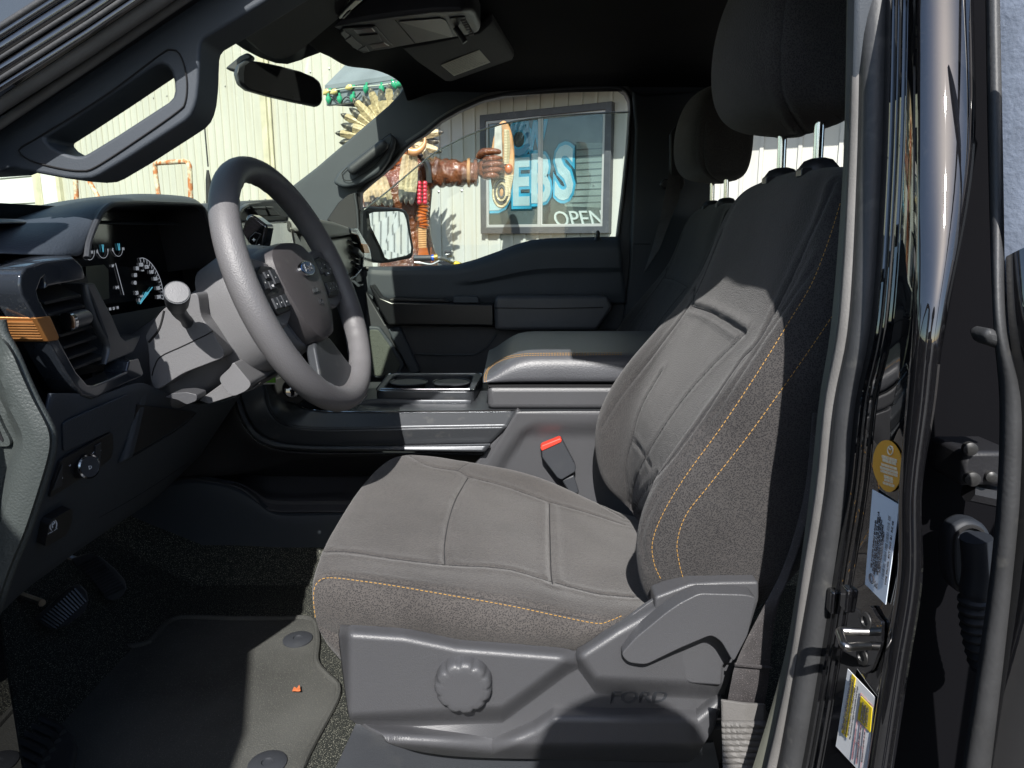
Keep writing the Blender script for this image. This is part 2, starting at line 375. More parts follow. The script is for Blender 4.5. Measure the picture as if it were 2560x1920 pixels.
# ------------------------------------------------------------------ front seats
SC = .49
def seat_back():
    # z, front of bolster, front of insert, rear, half width
    R = [(.235, .222, .25, .27, .225), (.26, .172, .22, .30, .25), (.30, .152, .205, .37, .266), (.375, .143, .200, .415, .272), (.444, .168, .212, .43, .275),
         (.50, .205, .238, .445, .272), (.547, .243, .262, .455, .268), (.60, .286, .292, .465, .262), (.647, .318, .316, .475, .254), (.70, .338, .333, .48, .245), (.755, .352, .346, .485, .228), (.795, .368, .362, .475, .200), (.812, .392, .388, .455, .165)]
    rows = []
    for z, xf, xi, xr, h in R:
        b = xi - xf
        half = [(xr, .97), (xf + .62 * (xr - xf), 1.0), (xf + .075, 1.0), (xf + .022, .965), (xf + .002, .875), (xf + .008, .76), (xi + .002, .62), (xi + .004, .33), (xi + .006, 0)]
        row = [Vector((x, SC - h * k, z)) for x, k in half] + [Vector((x, SC + h * k, z)) for x, k in half[-2::-1]]
        rows.append(row)
    n = len(rows[0]); mb = MB(); vs = [p for r in rows for p in r]
    fs = [(i * n + j, i * n + (j + 1) % n, (i + 1) * n + (j + 1) % n, (i + 1) * n + j) for i in range(len(rows) - 1) for j in range(n)]
    N = len(rows)
    for b, o in ((0, 1), ((N - 1) * n, 0)):
        for j in range(n // 2): fs.append((b + j, b + j + 1, b + n - 2 - j, b + n - 1 - j) if j < n // 2 - 0 and b + j + 1 != b + n - 2 - j else (b + j, b + j + 1, b + n - 1 - j))
    return mb.add(vs, fs)
def seat_cushion():
    rows = [
     cV((706, 1372, .25), (760, 1388, .245), (860, 1396, .24), (980, 1408, .24), (1100, 1418, .24), (1200, 1424, .24), (1290, 1412, .245), (1400, 1370, .25)),
     cV((682, 1345, .235), (735, 1355, .225), (850, 1362, .22), (980, 1376, .22), (1100, 1392, .22), (1200, 1398, .22), (1290, 1385, .225), (1400, 1340, .24)),
     cV((668, 1300, .235), (730, 1300, .222), (850, 1315, .217), (980, 1332, .217), (1100, 1348, .217), (1200, 1362, .217), (1290, 1366, .225), (1400, 1330, .24)),
     cV((664, 1258, .245), (735, 1250, .232), (850, 1266, .226), (980, 1288, .226), (1100, 1309, .226), (1200, 1330, .228), (1290, 1346, .232), (1400, 1320, .25)),
     cV((668, 1228, .265), (745, 1222, .262), (850, 1237, .258), (980, 1252, .258), (1100, 1268, .258), (1200, 1290, .26), (1290, 1315, .262), (1400, 1306, .27)),
     cV((680, 1196, .30), (755, 1194, .305), (850, 1208, .31), (962, 1220, .315), (1090, 1229, .32), (1195, 1262, .315), (1290, 1288, .31), (1400, 1290, .31)),
     cV((702, 1150, .38), (770, 1150, .38), (868, 1152, .385), (964, 1166, .39), (1085, 1180, .39), (1192, 1218, .385), (1280, 1235, .385), (1380, 1250, .38)),
     cV((728, 1106, .47), (795, 1092, .48), (885, 1090, .49), (975, 1104, .50), (1085, 1122, .50), (1190, 1162, .495), (1270, 1180, .49), (1370, 1205, .48)),
     cV((760, 1060, .57), (825, 1040, .59), (905, 1040, .60), (995, 1060, .60), (1090, 1078, .60), (1188, 1112, .595), (1265, 1132, .59), (1365, 1165, .58)),
     cV((800, 1012, .69), (850, 1000, .69), (925, 1006, .69), (1008, 1028, .68), (1095, 1050, .68), (1187, 1082, .68), (1260, 1104, .67), (1360, 1138, .66)),
     cV((838, 985, .745), (880, 978, .75), (950, 983, .75), (1022, 996, .745), (1100, 1006, .745), (1185, 1032, .745), (1258, 1066, .74), (1355, 1116, .72)),
     cV((852, 990, .765), (892, 984, .77), (955, 990, .772), (1030, 1003, .772), (1105, 1014, .772), (1185, 1040, .772), (1258, 1075, .765), (1355, 1122, .745)),
     cV((858, 1040, .77), (900, 1040, .775), (960, 1040, .78), (1030, 1050, .78), (1105, 1060, .78), (1185, 1080, .78), (1258, 1115, .775), (1355, 1160, .76))]
    out = []
    for r in rows:                                     # add the nose that rolls under, and push the tail under the backrest
        r = [P(*q) for q in r]; a = r[0].copy(); a2 = a + Vector((.004, .004, -.03)); a3 = a + Vector((.06, .0, -.075))
        last = r[-1] + Vector((.10, 0, -.01))
        out.append([a3, a2] + r + [last])
    return MB().grid(out)
seat = MB()
seat.box((.10, .50, .06), (.50, .44, .06)); seat.box((.10, .27, .015), (.56, .04, .03)); seat.box((.10, .73, .015), (.56, .04, .03))
seatA = seat.out('front_seat', M['blk'], truck, bevel=.006); label(seatA, "driver's cloth front seat with gold stitching")
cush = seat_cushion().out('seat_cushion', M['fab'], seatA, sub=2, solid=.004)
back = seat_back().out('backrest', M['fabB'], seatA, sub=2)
hrR = [(.868, .40, .455, .07), (.872, .345, .475, .105), (.885, .308, .49, .125), (.92, .288, .50, .134), (.975, .283, .50, .136), (1.03, .291, .50, .134), (1.08, .312, .49, .126), (1.10, .345, .475, .105), (1.105, .39, .45, .07)]
rows = []
for z, xf, xr, h in hrR:
    xr = .345 + (xr - .345) * .72; half = [(xr, .0), (xr, .6), (xr - .012, .93), (xr - .04, 1.0), (xf + .06, 1.0), (xf + .035, .975), (xf + .015, .80), (xf + .004, .45), (xf, 0)]
    row = [Vector((x, SC - h * k, z)) for x, k in half] + [Vector((x, SC + h * k, z)) for x, k in half[-2:0:-1]]
    rows.append(row)
def closed_loft(rows):
    n = len(rows[0]); N = len(rows); vs = [p for r in rows for p in r]
    fs = [(i * n + j, i * n + (j + 1) % n, (i + 1) * n + (j + 1) % n, (i + 1) * n + j) for i in range(N - 1) for j in range(n)]
    fs += [tuple(range(n - 1, -1, -1)), tuple((N - 1) * n + k for k in range(n))]
    return MB().add(vs, fs)
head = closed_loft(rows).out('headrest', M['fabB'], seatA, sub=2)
for y in (.425, .555):
    MB().tube([(.405, y, .76), (.40, y, .90)], .0065, 14).out('headrest_post', M['chrome'], seatA)
    g = MB(); g.lathe([(.026, -.01), (.026, .004), (.018, .014), (.009, .017)], (.404, y, .808), (-.05, 0, 1), 20)
    g.box((.383, y - .01, .806), (.014, .02, .010)); g.out('post_guide', M['blk'], seatA)
    MB().box((.3755, y - .010, .805), (.002, .019, .009)).out('guide_tag', M['satin'], seatA, bevel=.001)
SEAMS = ((back, cV((1800, 395), (1745, 520), (1700, 620), (1640, 735), (1600, 780), (1520, 895), (1450, 990), (1392, 1062), (1362, 1110)), .0012),
               (back, cV((1497, 662), (1530, 672), (1570, 694), (1610, 720)), .0016), (back, cV((1500, 625), (1496, 662)), .0012),
               (back, cV((1610, 720), (1530, 800), (1470, 870), (1410, 960), (1375, 1030), (1357, 1100)), .0010),
               (back, cV((1430, 800), (1385, 880), (1365, 950), (1352, 1010), (1357, 1085)), .0011), (back, cG((1585, 175), (1620, 215), (1672, 300)), .0010),
               (back, cV((1560, 500), (1500, 640), (1420, 755), (1345, 850), (1300, 920)), .0008),
               (cush, cV((700, 1191), (760, 1193), (850, 1207), (962, 1220), (1090, 1229), (1195, 1258), (1290, 1282), (1370, 1290)), .0011),
               (cush, cV((1012, 1030), (984, 1080), (968, 1130), (960, 1180), (961, 1219)), .0018), (cush, cV((1187, 1088), (1188, 1160), (1190, 1230), (1193, 1262)), .0018),
               (cush, cV((873, 977), (925, 1006), (988, 1017), (1012, 1029), (1095, 1052), (1187, 1084), (1270, 1108), (1350, 1134)), .0010),
               (cush, cV((988, 1017), (1005, 1004), (1028, 998), (1074, 1003), (1130, 1014), (1180, 1032), (1262, 1072), (1350, 1120)), .0008),
               (cush, cV((690, 1258), (720, 1244), (780, 1251), (850, 1260), (980, 1282), (1100, 1303), (1200, 1324), (1288, 1340)), .0010),
               (head, cV((1696, 0), (1688, 70), (1684, 145), (1690, 205), (1712, 252), (1736, 286)), .0012),
               (head, cV((1830, 262), (1790, 282), (1720, 302), (1655, 313)), .0010))
for o_ in (back, cush, head):
    carve(o_, [(pts, .0038 if r > .0014 else .0026 if r > .00115 else .0015, .0032) for o, pts, r in SEAMS if o is o_] + ([(cV((1770, 560), (1700, 660), (1620, 780), (1540, 900), (1462, 1010), (1412, 1090), (1388, 1160), (1400, 1225)), .0016, .003)] if o_ is back else []))
# stitching, seams
st = MB()
def stitch(o, pts, r=.00045, n=60): seam('x', o, pts, None, None, r=r, off=.0005, n=n, dash=(.0042, .0014), mb=st)
stitch(back, cV((1815, 440), (1790, 520), (1755, 610), (1702, 700), (1640, 800), (1560, 920), (1480, 1030), (1432, 1110), (1410, 1170), (1413, 1215), (1428, 1252)), n=120)
stitch(back, cV((1805, 672), (1740, 768), (1662, 878), (1600, 962), (1530, 1050), (1482, 1112), (1463, 1170), (1467, 1215), (1476, 1250)), n=120)
stitch(cush, cV((690, 1372), (680, 1320), (679, 1275), (692, 1253), (720, 1249), (780, 1256), (850, 1266), (980, 1288), (1100, 1309), (1200, 1330), (1288, 1347), (1318, 1341), (1345, 1330)), n=140)
st.out('gold_stitching', M['gold'], seatA)
th = MB()
for o, pts, r in SEAMS:
    seam('x', o, pts, None, None, r=r * .6, off=-r * .2, n=110, mb=th)
th.out('seam_lines', M['thread'], seatA)
# side trim shell
def bump(x, y, cx, cy, rx, ry): return math.exp(-((x - cx) / rx) ** 2 - ((y - cy) / ry) ** 2)
def sstep(a, b, x): t = min(max((x - a) / (b - a), 0), 1); return t * t * (3 - 2 * t)
def pl(x, pts):
    if x <= pts[0][0]: return pts[0][1]
    for a, b in zip(pts, pts[1:]):
        if x <= b[0]: return a[1] + (b[1] - a[1]) * (x - a[0]) / (b[0] - a[0])
    return pts[-1][1]
def trimY(s, t, u, v):
    cx = (u - 700) / .5545; cy = (v - 1000) / .5545   # in close-up units
    ridge = pl(cx, [(300, 1430), (1000, 1395), (1130, 1300), (1290, 1180), (1345, 1150), (1425, 1262), (2000, 1292)])
    d = 0
    d += .022 * sstep(ridge - 35, ridge + 55, cy)        # recess below the ridge
    low = pl(cx, [(300, 1470), (960, 1555), (1150, 1470), (1240, 1412), (1880, 1418), (1990, 1330)])
    d -= .020 * sstep(low - 34, low + 34, cy)
    d -= .012 * (1 - abs(2 * min(max((cy - 1430) / 190, 0), 1) - 1)) * sstep(1150, 700, cx)
    d += .035 * sstep(1530, 1640, cy)                     # rolls under at the bottom
    top = pl(cx, [(275, 1010), (560, 1030), (800, 1080), (1250, 1115), (1330, 1130), (1530, 1000), (1850, 820)])
    d += .018 * (1 - sstep(top, top + 55, cy))            # rounded top edge
    d += .03 * (1 - sstep(275, 330, cx))                  # rounded front edge
    d += .010 * sstep(1500, 1900, cx)
    return d
trim = ruled('side_trim', cG((270, 1012, .185), (560, 1030, .185), (800, 1078, .185), (1000, 1103, .185), (1250, 1116, .185), (1335, 1128, .185), (1400, 1100, .185), (1530, 1000, .19), (1700, 880, .20), (1850, 822, .205), (2000, 810, .21), (2160, 806, .215)),
      cG((322, 1425, .185), (400, 1490, .185), (550, 1552, .185), (750, 1588, .185), (1000, 1602, .185), (1200, 1605, .185), (1400, 1608, .185), (1600, 1615, .19), (1800, 1618, .195), (1860, 1600, .20), (1930, 1500, .205), (1960, 1420, .21)), M['plas'], seatA, n=300, m=170, fn=trimY, solid=.004)
# rear upper part of the trim shell (hinge cover)
slab('hinge_cover', cG((1690, 890), (1850, 830), (2000, 822), (2160, 820), (2160, 900), (2105, 1080), (2052, 1190), (2000, 1192), (1992, 1290), (1850, 1280), (1700, 1200)), M['plas'], seatA, Y=.205, thick=.03, bevel=.005, bseg=3, round_=.004)
slab('recline_lever', cG((1536, 1148), (1600, 1075), (1740, 960), (1800, 918), (1890, 872), (2100, 878), (2150, 890), (2110, 1060), (2045, 1185), (1990, 1090), (1945, 1060), (1800, 1122), (1650, 1195), (1570, 1186)), M['plas'], seatA, Y=.174, thick=.022, bevel=.005, bseg=4, round_=.006)
# knob with scalloped rim
kc = P(*cG((826, 1290))[0], .172); kb = MB(); prof = []
for h, r0, am in ((.03, .0335, 0), (.012, .0335, 0), (.006, .0330, .0012), (-.002, .0325, .0026), (-.0062, .0305, .0030), (-.0078, .0265, .0016), (-.0080, .020, 0), (-.0080, .001, 0)):
    prof.append([(kc + Vector(((r0 - am * (.5 + .5 * cos(11 * a)) ** 5) * cos(a), h, (r0 - am * (.5 + .5 * cos(11 * a)) ** 5) * sin(a)))) for a in [2 * pi * k / 88 for k in range(88)]])
n = 88; kb.add([p for r in prof for p in r], [(i * n + j, i * n + (j + 1) % n, (i + 1) * n + (j + 1) % n, (i + 1) * n + j) for i in range(len(prof) - 1) for j in range(n)])
kb.f.append(tuple(range(len(kb.v) - n, len(kb.v))))
kb.out('adjuster_knob', M['plas'], seatA, auto=50)
lg = MB(); a0 = hit(trim, *cG((1430, 1362))[0]); a1 = hit(trim, *cG((1790, 1362))[0])
if a0 and a1: txt(lg, 'FORD', (a0 + a1) / 2 + Vector((0, -.001, 0)), a1 - a0, (0, .12, 1), .026, ext=.0034, bold=.0002)
fr_ = [v.y - (a0.y + (v.x - a0.x) / (a1.x - a0.x) * (a1.y - a0.y)) for v in lg.v]; md_ = (min(fr_) + max(fr_)) / 2
for v in lg.v: v.x = (a0.x + a1.x) / 2 + (v.x - (a0.x + a1.x) / 2) * 1.08
tb_ = bvh(trim)
for v, q_ in zip(lg.v, fr_):
    h_ = tb_.ray_cast(Vector((v.x, -.4, v.z)), Vector((0, 1, 0)))
    if h_[0] is not None: v.y = h_[0].y - (.0009 if q_ < md_ else -.002)
lg.out('embossed_lettering', M['plasd'], seatA)
# buckle
bk = slab('buckle', cG((1176, 215), (1270, 176), (1335, 300), (1332, 325), (1270, 362), (1250, 352), (1182, 262)), M['plasd'], seatA, Y=.785, thick=.028, bevel=.003, bseg=3, round_=.003)
slab('buckle_button', cG((1174, 217), (1180, 205), (1262, 172), (1272, 180), (1268, 192), (1180, 232)), M['red'], seatA, Y=.783, thick=.02, bevel=.002)
slab('buckle_stalk', cG((1270, 362), (1325, 338), (1350, 420), (1310, 430)), M['plasd'], seatA, Y=.792, thick=.012, bevel=.003)
# passenger seat: the same seat, further in and set back
def dup(o, parent, shift=None):
    c = o.copy(); S.collection.objects.link(c); c.parent = parent
    if shift: c.location = o.location + Vector(shift)
    WORLD[c.name] = WORLD[o.name] + Vector(shift or (0, 0, 0)); return c
seatB = dup(seatA, truck, (.145, .90, 0)); label(seatB, "passenger's cloth front seat in shade")
for ch in list(seatA.children):
    if ch.name.split('.')[0] in ('side_trim', 'recline_lever', 'adjuster_knob', 'embossed_lettering', 'hinge_cover', 'buckle_button', 'buckle', 'buckle_stalk'): continue
    dup(ch, seatB)
# skirt under the seat
ruled('seat_skirt', cV((770, 1560, .25), (1000, 1600, .25), (1300, 1620, .25), (1540, 1600, .25)), cV((715, 1680, .25), (1000, 1690, .25), (1300, 1690, .25), (1560, 1690, .25)), M['plasd'], seatA, n=20, m=6)
# ------------------------------------------------------------------ steering wheel
WC = Vector((-.309, .496, .653)); WR = .176; WT = radians(21.5); WW = radians(4.4)
wu = Vector((-sin(WT), 0, cos(WT))); wl = Vector((sin(WW), cos(WW), 0)); wl = (wl - wu * wl.dot(wu)).normalized(); wn = wl.cross(wu)
if wn.x < 0: wn = -wn
def W(a, b, c=0): return WC + wl * a + wu * b + wn * c      # a: towards the passenger, b: up the rim, c: towards the driver
rim = MB(); ring = []; nr = 96
for i in range(nr):
    a = 2 * pi * i / nr; rr = .0178
    bump_ = .0022 * max(0, sin(a * 1) ) * 0
    sect = []
    rad = wl * sin(a) + wu * cos(a)
    for k in range(20):
        b = 2 * pi * k / 20; inner = max(0, -cos(b))
        q = rr + (.0016 * sin(a * 38) * inner ** 2 if (abs(((a + pi / 4) % (pi)) - pi / 2) < .75) or True and (.35 < a < 1.3 or 5.0 < a < 5.95 or 2.0 < a < 2.7) else 0)
        sect.append(WC + rad * (WR + q * cos(b) * 1.0) + wn * q * sin(b) * 1.08)
    ring.append(sect)
vs = [p for s_ in ring for p in s_]
rim.add(vs, [(i * 20 + k, i * 20 + (k + 1) % 20, ((i + 1) % nr) * 20 + (k + 1) % 20, ((i + 1) % nr) * 20 + k) for i in range(nr) for k in range(20)])
rimo = rim.out('steering_wheel', M['wheel'], truck); label(rimo, 'dark grey steering wheel with buttons on its spokes')
def wslab(name, pts, c0, c1, m, bev=.004, r=.01, parent=rimo, **k):
    return slab(name, [W(a, b, c0) for a, b in pts], m, parent, thick=abs(c1 - c0), dirn=wn * (1 if c1 > c0 else -1), bevel=bev, bseg=4, round_=r, **k)
# hub pad: domed
pad = []
out = [(-.072, .052), (-.035, .066), (.035, .066), (.072, .052), (.080, .02), (.066, -.035), (.042, -.072), (.02, -.084), (-.02, -.084), (-.042, -.072), (-.066, -.035), (-.080, .02)]
o3 = spline([(a, b, 0) for a, b in out], 48, True)
for sc, c in ((1.0, -.05), (1.0, -.012), (.985, .0), (.95, .007), (.8, .013), (.5, .017), (.2, .018), (.02, .018)):
    pad.append([W(q.x * sc, (q.y + .01) * sc - .01, c) for q in o3])
n = 48; pb = MB().add([p for r in pad for p in r], [(i * n + j, i * n + (j + 1) % n, (i + 1) * n + (j + 1) % n, (i + 1) * n + j) for i in range(len(pad) - 1) for j in range(n)])
M['pad'] = mat('dark_airbag_cover', (.052, .048, .050), .5, bump=(900, .4), dust=(90, .06))
pado = pb.out('airbag_cover', M['pad'], rimo)
# spokes
for sgn in (-1, 1):
    wslab('spoke', [(sgn * .070, .040), (sgn * .120, .052), (sgn * .168, .045), (sgn * .172, -.020), (sgn * .150, -.040), (sgn * .105, -.048), (sgn * .066, -.030)], -.018, .000, M['wheel'], r=.012)
    sw = wslab('switch_panel', [(sgn * .081, .034), (sgn * .118, .038), (sgn * .142, .028), (sgn * .146, -.010), (sgn * .128, -.030), (sgn * .079, -.028)], .0, .006, M['blk'], bev=.002, r=.006)
    bt = MB(); mk = MB()
    for i, (a, b, wa, wb) in enumerate([(.093, .020, .018, .022), (.113, .024, .015, .010), (.113, .010, .015, .012), (.131, .016, .014, .022), (.093, -.014, .018, .018), (.110, -.014, .013, .016), (.125, -.014, .012, .016)]):
        bt.add(*(lambda q: (q.v, q.f))(MB().prism([W(sgn * a + x * wa / 2 * .94, b + y * wb / 2 * .94, .005) for x, y in ((-1, -1), (1, -1), (1, 1), (-1, 1))], [W(sgn * a + x * wa / 2 * .86, b + y * wb / 2 * .86, .0085) for x, y in ((-1, -1), (1, -1), (1, 1), (-1, 1))])))
        txt(mk, ['=', '^', 'OK', '+', 'v', '<', '>'][i], W(sgn * a, b - .003, .0087), wl if wn.dot(wl.cross(wu)) > 0 else -wl, wu, .0042, ext=.0002)
    bt.out('switch_button', M['plasd'], sw); mk.out('button_marks', M['white'], sw)
lowr = wslab('spoke', [(-.030, -.080), (.030, -.080), (.060, -.125), (.085, -.158), (.0, -.182), (-.085, -.158), (-.060, -.125)], -.020, -.004, M['satin'], r=.012)
# badge
bd = MB(); em = MB()
def ell(cx, cy, rx, ry, c, k=36): return [W(cx + rx * cos(2 * pi * i / k), cy + ry * sin(2 * pi * i / k), c) for i in range(k)]
bd.prism(ell(0, .020, .0285, .0125, .016), ell(0, .020, .0275, .0115, .0215)); bd.out('badge', M['chrome'], rimo, bevel=.0008)
M['blue'] = mat('badge_deep_blue', (.01, .03, .09), .15, coat=1)
em.prism(ell(0, .020, .0255, .0098, .0200), ell(0, .020, .0252, .0096, .0222)); em.out('badge_field', M['blue'], rimo)
bl = MB(); wx = wl if wn.dot(wl.cross(wu)) > 0 else -wl
txt(bl, 'Ford', W(0, .0158, .0226), wx, wu, .0155, ext=.0003, shear=.35); txt(bl, 'AIRBAG', W(0, -.016, .0192), wx, wu, .0085, ext=.0003)
bl.v = bl.v; bl.out('badge_script', M['satin'], rimo)
ic = MB(); ic.tube([W(-.006, -.034, .0185), W(-.006, -.026, .0188)], .0006, 5); ic.tube([W(.004 + .004 * cos(a), -.031 + .004 * sin(a), .0186) for a in [2 * pi * k / 14 for k in range(14)]], .0006, 5, closed=True)
ic.out('airbag_symbol', M['satin'], rimo)
# ------------------------------------------------------------------ column shroud, stalk, gear selector
def lerp3(a, b, t): return a + (b - a) * t
col = []
ax = -wn                                             # column axis runs forward/down from the hub
for d, ry, rz, zo, yo in ((.020, .075, .078, .0, 0), (.045, .084, .088, .002, 0), (.085, .086, .09, .0, 0), (.118, .083, .088, -.005, 0), (.122, .075, .08, -.006, 0)):
    col.append([WC + ax * d + Vector((0, 1, 0)) * (yo + ry * (abs(cos(a)) ** .75) * (1 if cos(a) > 0 else -1)) + wu * (zo - .008 + rz * (abs(sin(a)) ** .75) * (1 if sin(a) > 0 else -1)) for a in [2 * pi * k / 32 for k in range(32)]])
shr = closed_loft(col).out('column_shroud', M['colp'], truck)
col = []
for d, ry, rz, zo in ((.112, .070, .070, -.006), (.16, .074, .072, -.012), (.22, .076, .066, -.02), (.30, .074, .060, -.03), (.34, .06, .05, -.03)):
    col.append([WC + ax * d + Vector((0, 1, 0)) * (ry * (abs(cos(a)) ** .55) * (1 if cos(a) > 0 else -1)) + wu * (zo - .012 + rz * (abs(sin(a)) ** .6) * (1 if sin(a) > 0 else -1)) for a in [2 * pi * k / 36 for k in range(36)]])
shr2 = closed_loft(col).out('lower_shroud', M['colp'], shr)
# wedge under the column towards the knee panel
slab('column_cover', cQ((-16, 1250), (-43, 870), (-75, 790), (20, 640), (110, 515), (330, 405), (452, 345), (480, 600), (560, 700), (742, 992), (300, 1160), (45, 1335)), M['colp'], shr, Y=.392, thick=.17, bevel=.016, bseg=5, round_=.012)
MB().tube([P(q.x, q.y, .3915) for q in spline([(a_, b_, 0) for a_, b_ in cQ((0, 1180), (25, 1090), (90, 990), (300, 890), (512, 790), (600, 740))], 40)], .0008, 5).out('cover_seam', M['seamk'], shr)
MB().tube([P(q.x, q.y, .392) for q in spline([(a_, b_, 0) for a_, b_ in cQ((120, 540), (95, 650), (60, 740), (-30, 850))], 30)], .0016, 6).out('cover_seam', M['seamk'], shr)
slab('shroud_skirt', cQ((660, 1205), (775, 1100), (800, 1040), (985, 1265), (935, 1330), (800, 1390), (745, 1345), (690, 1280)), M['colp'], shr, Y=.40, thick=.14, bevel=.007, bseg=4, round_=.006)
slab('shroud_skirt', cQ((465, 1425), (690, 1260), (760, 1350), (1010, 1290), (1080, 1240), (1000, 1320), (560, 1460)), M['colp'], shr, Y=.43, thick=.10, bevel=.006, bseg=3)
slab('tilt_lever', cQ((130, 1395), (200, 1355), (340, 1345), (445, 1370), (440, 1430), (345, 1468), (250, 1420)), M['plas'], shr, Y=.385, thick=.03, bevel=.003, bseg=3, round_=.003)
# stalk: boot panel + lever
slab('stalk_boot', cQ((240, 700), (330, 590), (400, 600), (515, 790), (300, 890)), M['plasd'], shr, Y=.402, thick=.02, bevel=.004, round_=.006)
sk = MB(); a = P(*cQ((395, 745))[0], .425); b = P(*cQ((345, 640))[0], .39); c_ = P(*cQ((262, 540))[0], .355); d_ = P(*cQ((248, 420))[0], .325); e_ = P(*cQ((247, 352))[0], .305)
sk.tube(spline([a, b, c_, d_], 16), [.0105 - .003 * min(1, k / 6) + (.0045 * max(0, (k - 7) / 8)) for k in range(16)], 24)
axd = (e_ - d_).normalized(); stk = sk.out('indicator_stalk', M['plasd'], truck)
kn = MB(); kn.lathe([(.0118, -.026), (.0136, -.016), (.0145, .0), (.0152, .014), (.0152, .019), (.0145, .0215), (.001, .0215)], d_, axd, 36); kn.out('stalk_knob', M['plasd'], stk)
kp = MB(); kp.lathe([(.0132, .0212), (.0130, .0226), (.001, .0229)], d_, axd, 36); kp.out('stalk_cap', M['colp'], stk)
gs = slab('gear_lever', cK((432, 740), (478, 585), (520, 562), (560, 575), (700, 680), (655, 920), (600, 930), (500, 860)), M['gloss'], shr, Y=.60, thick=.035, bevel=.004, bseg=4, round_=.005)
gm = MB()
for s_, q in (('+', (560, 850)), ('-', (612, 892))): txt(gm, s_, P(*cK(q)[0], .598), (1, 0, 0), (0, 0, 1), .010, ext=.0004, bold=.0002)
gm.out('button_marks', M['white'], shr)
gl = MB(); gl.tube([P(*q, .5995) for q in cK((505, 860), (520, 800), (575, 750), (632, 770))], .0008, 5); gl.tube([P(*q, .5995) for q in cK((632, 770), (595, 830), (575, 890))], .0008, 5); gl.out('button_outline', M['satin'], shr)
# ================================================================== cabin floor, console
fl = MB(); rows = []
for i in range(25):
    x = -1.15 + i * .12; row = []
    for j in range(17):
        y = .13 + j * .1; z = 0
        if x < -.70: z += (-.70 - x) * .75
        if .86 < y < 1.12: z += .12
        row.append(Vector((x, y, z)))
    rows.append(row)
flo = fl.grid(rows).out('cabin_floor', M['carpet'], truck, solid=.01)
MB().box((.25, .075, -.03), (2.4, .11, .10)).out('door_sill', M['blk'], truck, bevel=.01)
MB().box((.25, .015, -.10), (2.4, .08, .16)).out('rocker_panel', M['gloss'], truck, bevel=.02)
# driver floor mat (a loose thing)
mo = cF((-260, 1120), (100, 1060), (345, 1042), (470, 1080), (560, 1112), (660, 1100), (700, 1065), (740, 1018), (790, 988), (860, 982), (1060, 987), (1250, 988), (1402, 990), (1432, 1080), (1426, 1180), (1470, 1240), (1522, 1290), (1520, 1340), (1492, 1400), (1400, 1570), (1350, 1690), (1300, 1900), (-260, 1900))
mp = spline([tuple(PZ(u, v, .012)) for u, v in mo], 150, True)
fm = MB(); fm.prism([p.copy() for p in mp], [p - Vector((0, 0, .010)) for p in mp])
mat_o = fm.out('floor_mat', M['mat'], None, bevel=.002, smooth=False)
label(mat_o, 'grey carpet floor mat below the steering wheel', 'floor mat')
MB().tube([p + Vector((0, 0, .001)) for p in mp], .0052, 8, closed=True).out('piping', M['mat'], mat_o)
for q in cF((1342, 1078), (1205, 1640)):
    c = PZ(q[0], q[1], .0135); g = MB(); g.lathe([(.026, -.002), (.026, .001), (.018, .0035), (.008, .0035), (.0075, .001), (.001, .001)], c, (0, 0, 1), 24); g.out('grommet', M['plasd'], mat_o)
hp = MB(); hpo = cF((-200, 1250), (0, 1320), (140, 1385), (270, 1460), (335, 1510), (350, 1560), (330, 1650), (280, 1800), (-200, 1800))
hp.prism([PZ(u, v, .022) for u, v in hpo], [PZ(u, v, .022) - Vector((0, 0, .012)) for u, v in hpo]); ho = hp.out('heel_pad', M['rubber'], mat_o, bevel=.005, bseg=3)
rb = MB()
for k in range(9):
    a = PZ(*cF((-60 - k * 6, 1335 + k * 42))[0], .024); b = PZ(*cF((262 - k * 20, 1475 + k * 40))[0], .024); b2 = PZ(*cF((285 - k * 24, 1500 + k * 40))[0], .024)
    rb.tube([a, b, b2], .005, 6)
rb.out('rib', M['rubber'], mat_o)
lf = PZ(*cF((1340, 1310))[0], .016); l2 = MB().add([lf + Vector(q) for q in ((-.012, -.004, 0), (-.004, -.009, .004), (.004, -.006, .001), (.011, -.010, .005), (.008, .001, .001), (.002, .013, .006), (-.003, .006, .001), (-.010, .008, .004))], [(0, 1, 2, 3, 4, 5, 6, 7)])
M['leaf'] = mat('dry_orange_leaf', (.50, .14, .05), .6, var=(200, .3)); l2.v = [lf + (v - lf) * .62 for v in l2.v]
lo = l2.out('leaf', M['leaf'], None, solid=.0012); label(lo, 'small dry orange leaf lying on the sunlit floor mat', 'leaf')
# pedals
def pedal(name, pts, Y, m, lab=None, ribs=12, rs=((0, 0), (0, 0))):
    o = slab(name, pts, m, truck, Y=Y, thick=.012, dirn=(-.7, .6, -.3), bevel=.003, round_=.004); return o
pb_ = pedal('brake_pedal', cF((163, 985), (250, 905), (320, 840), (365, 832), (395, 862), (402, 905), (385, 955), (300, 1022), (238, 1040), (195, 1020)), .50, M['plas'])
r_ = MB()
for k in range(13):
    t = k / 12; a = hit(pb_, *cF((185 + 160 * t, 1000 - 145 * t - (10 if k else 0)))[0]); b = hit(pb_, *cF((255 + 132 * t, 1030 - 120 * t))[0])
    a = hit(pb_, *cF((185 + 150 * t, 985 - 135 * t))[0]); 
    if a and b: r_.tube([a, b], .0022, 5)
r_.out('rib', M['satin'], pb_)
pa_ = pedal('accelerator_pedal', cF((325, 715), (400, 690), (455, 705), (520, 760), (565, 810), (574, 850), (555, 885), (515, 908), (485, 900), (450, 850), (400, 790), (345, 745)), .63, M['plas'])
r_ = MB()
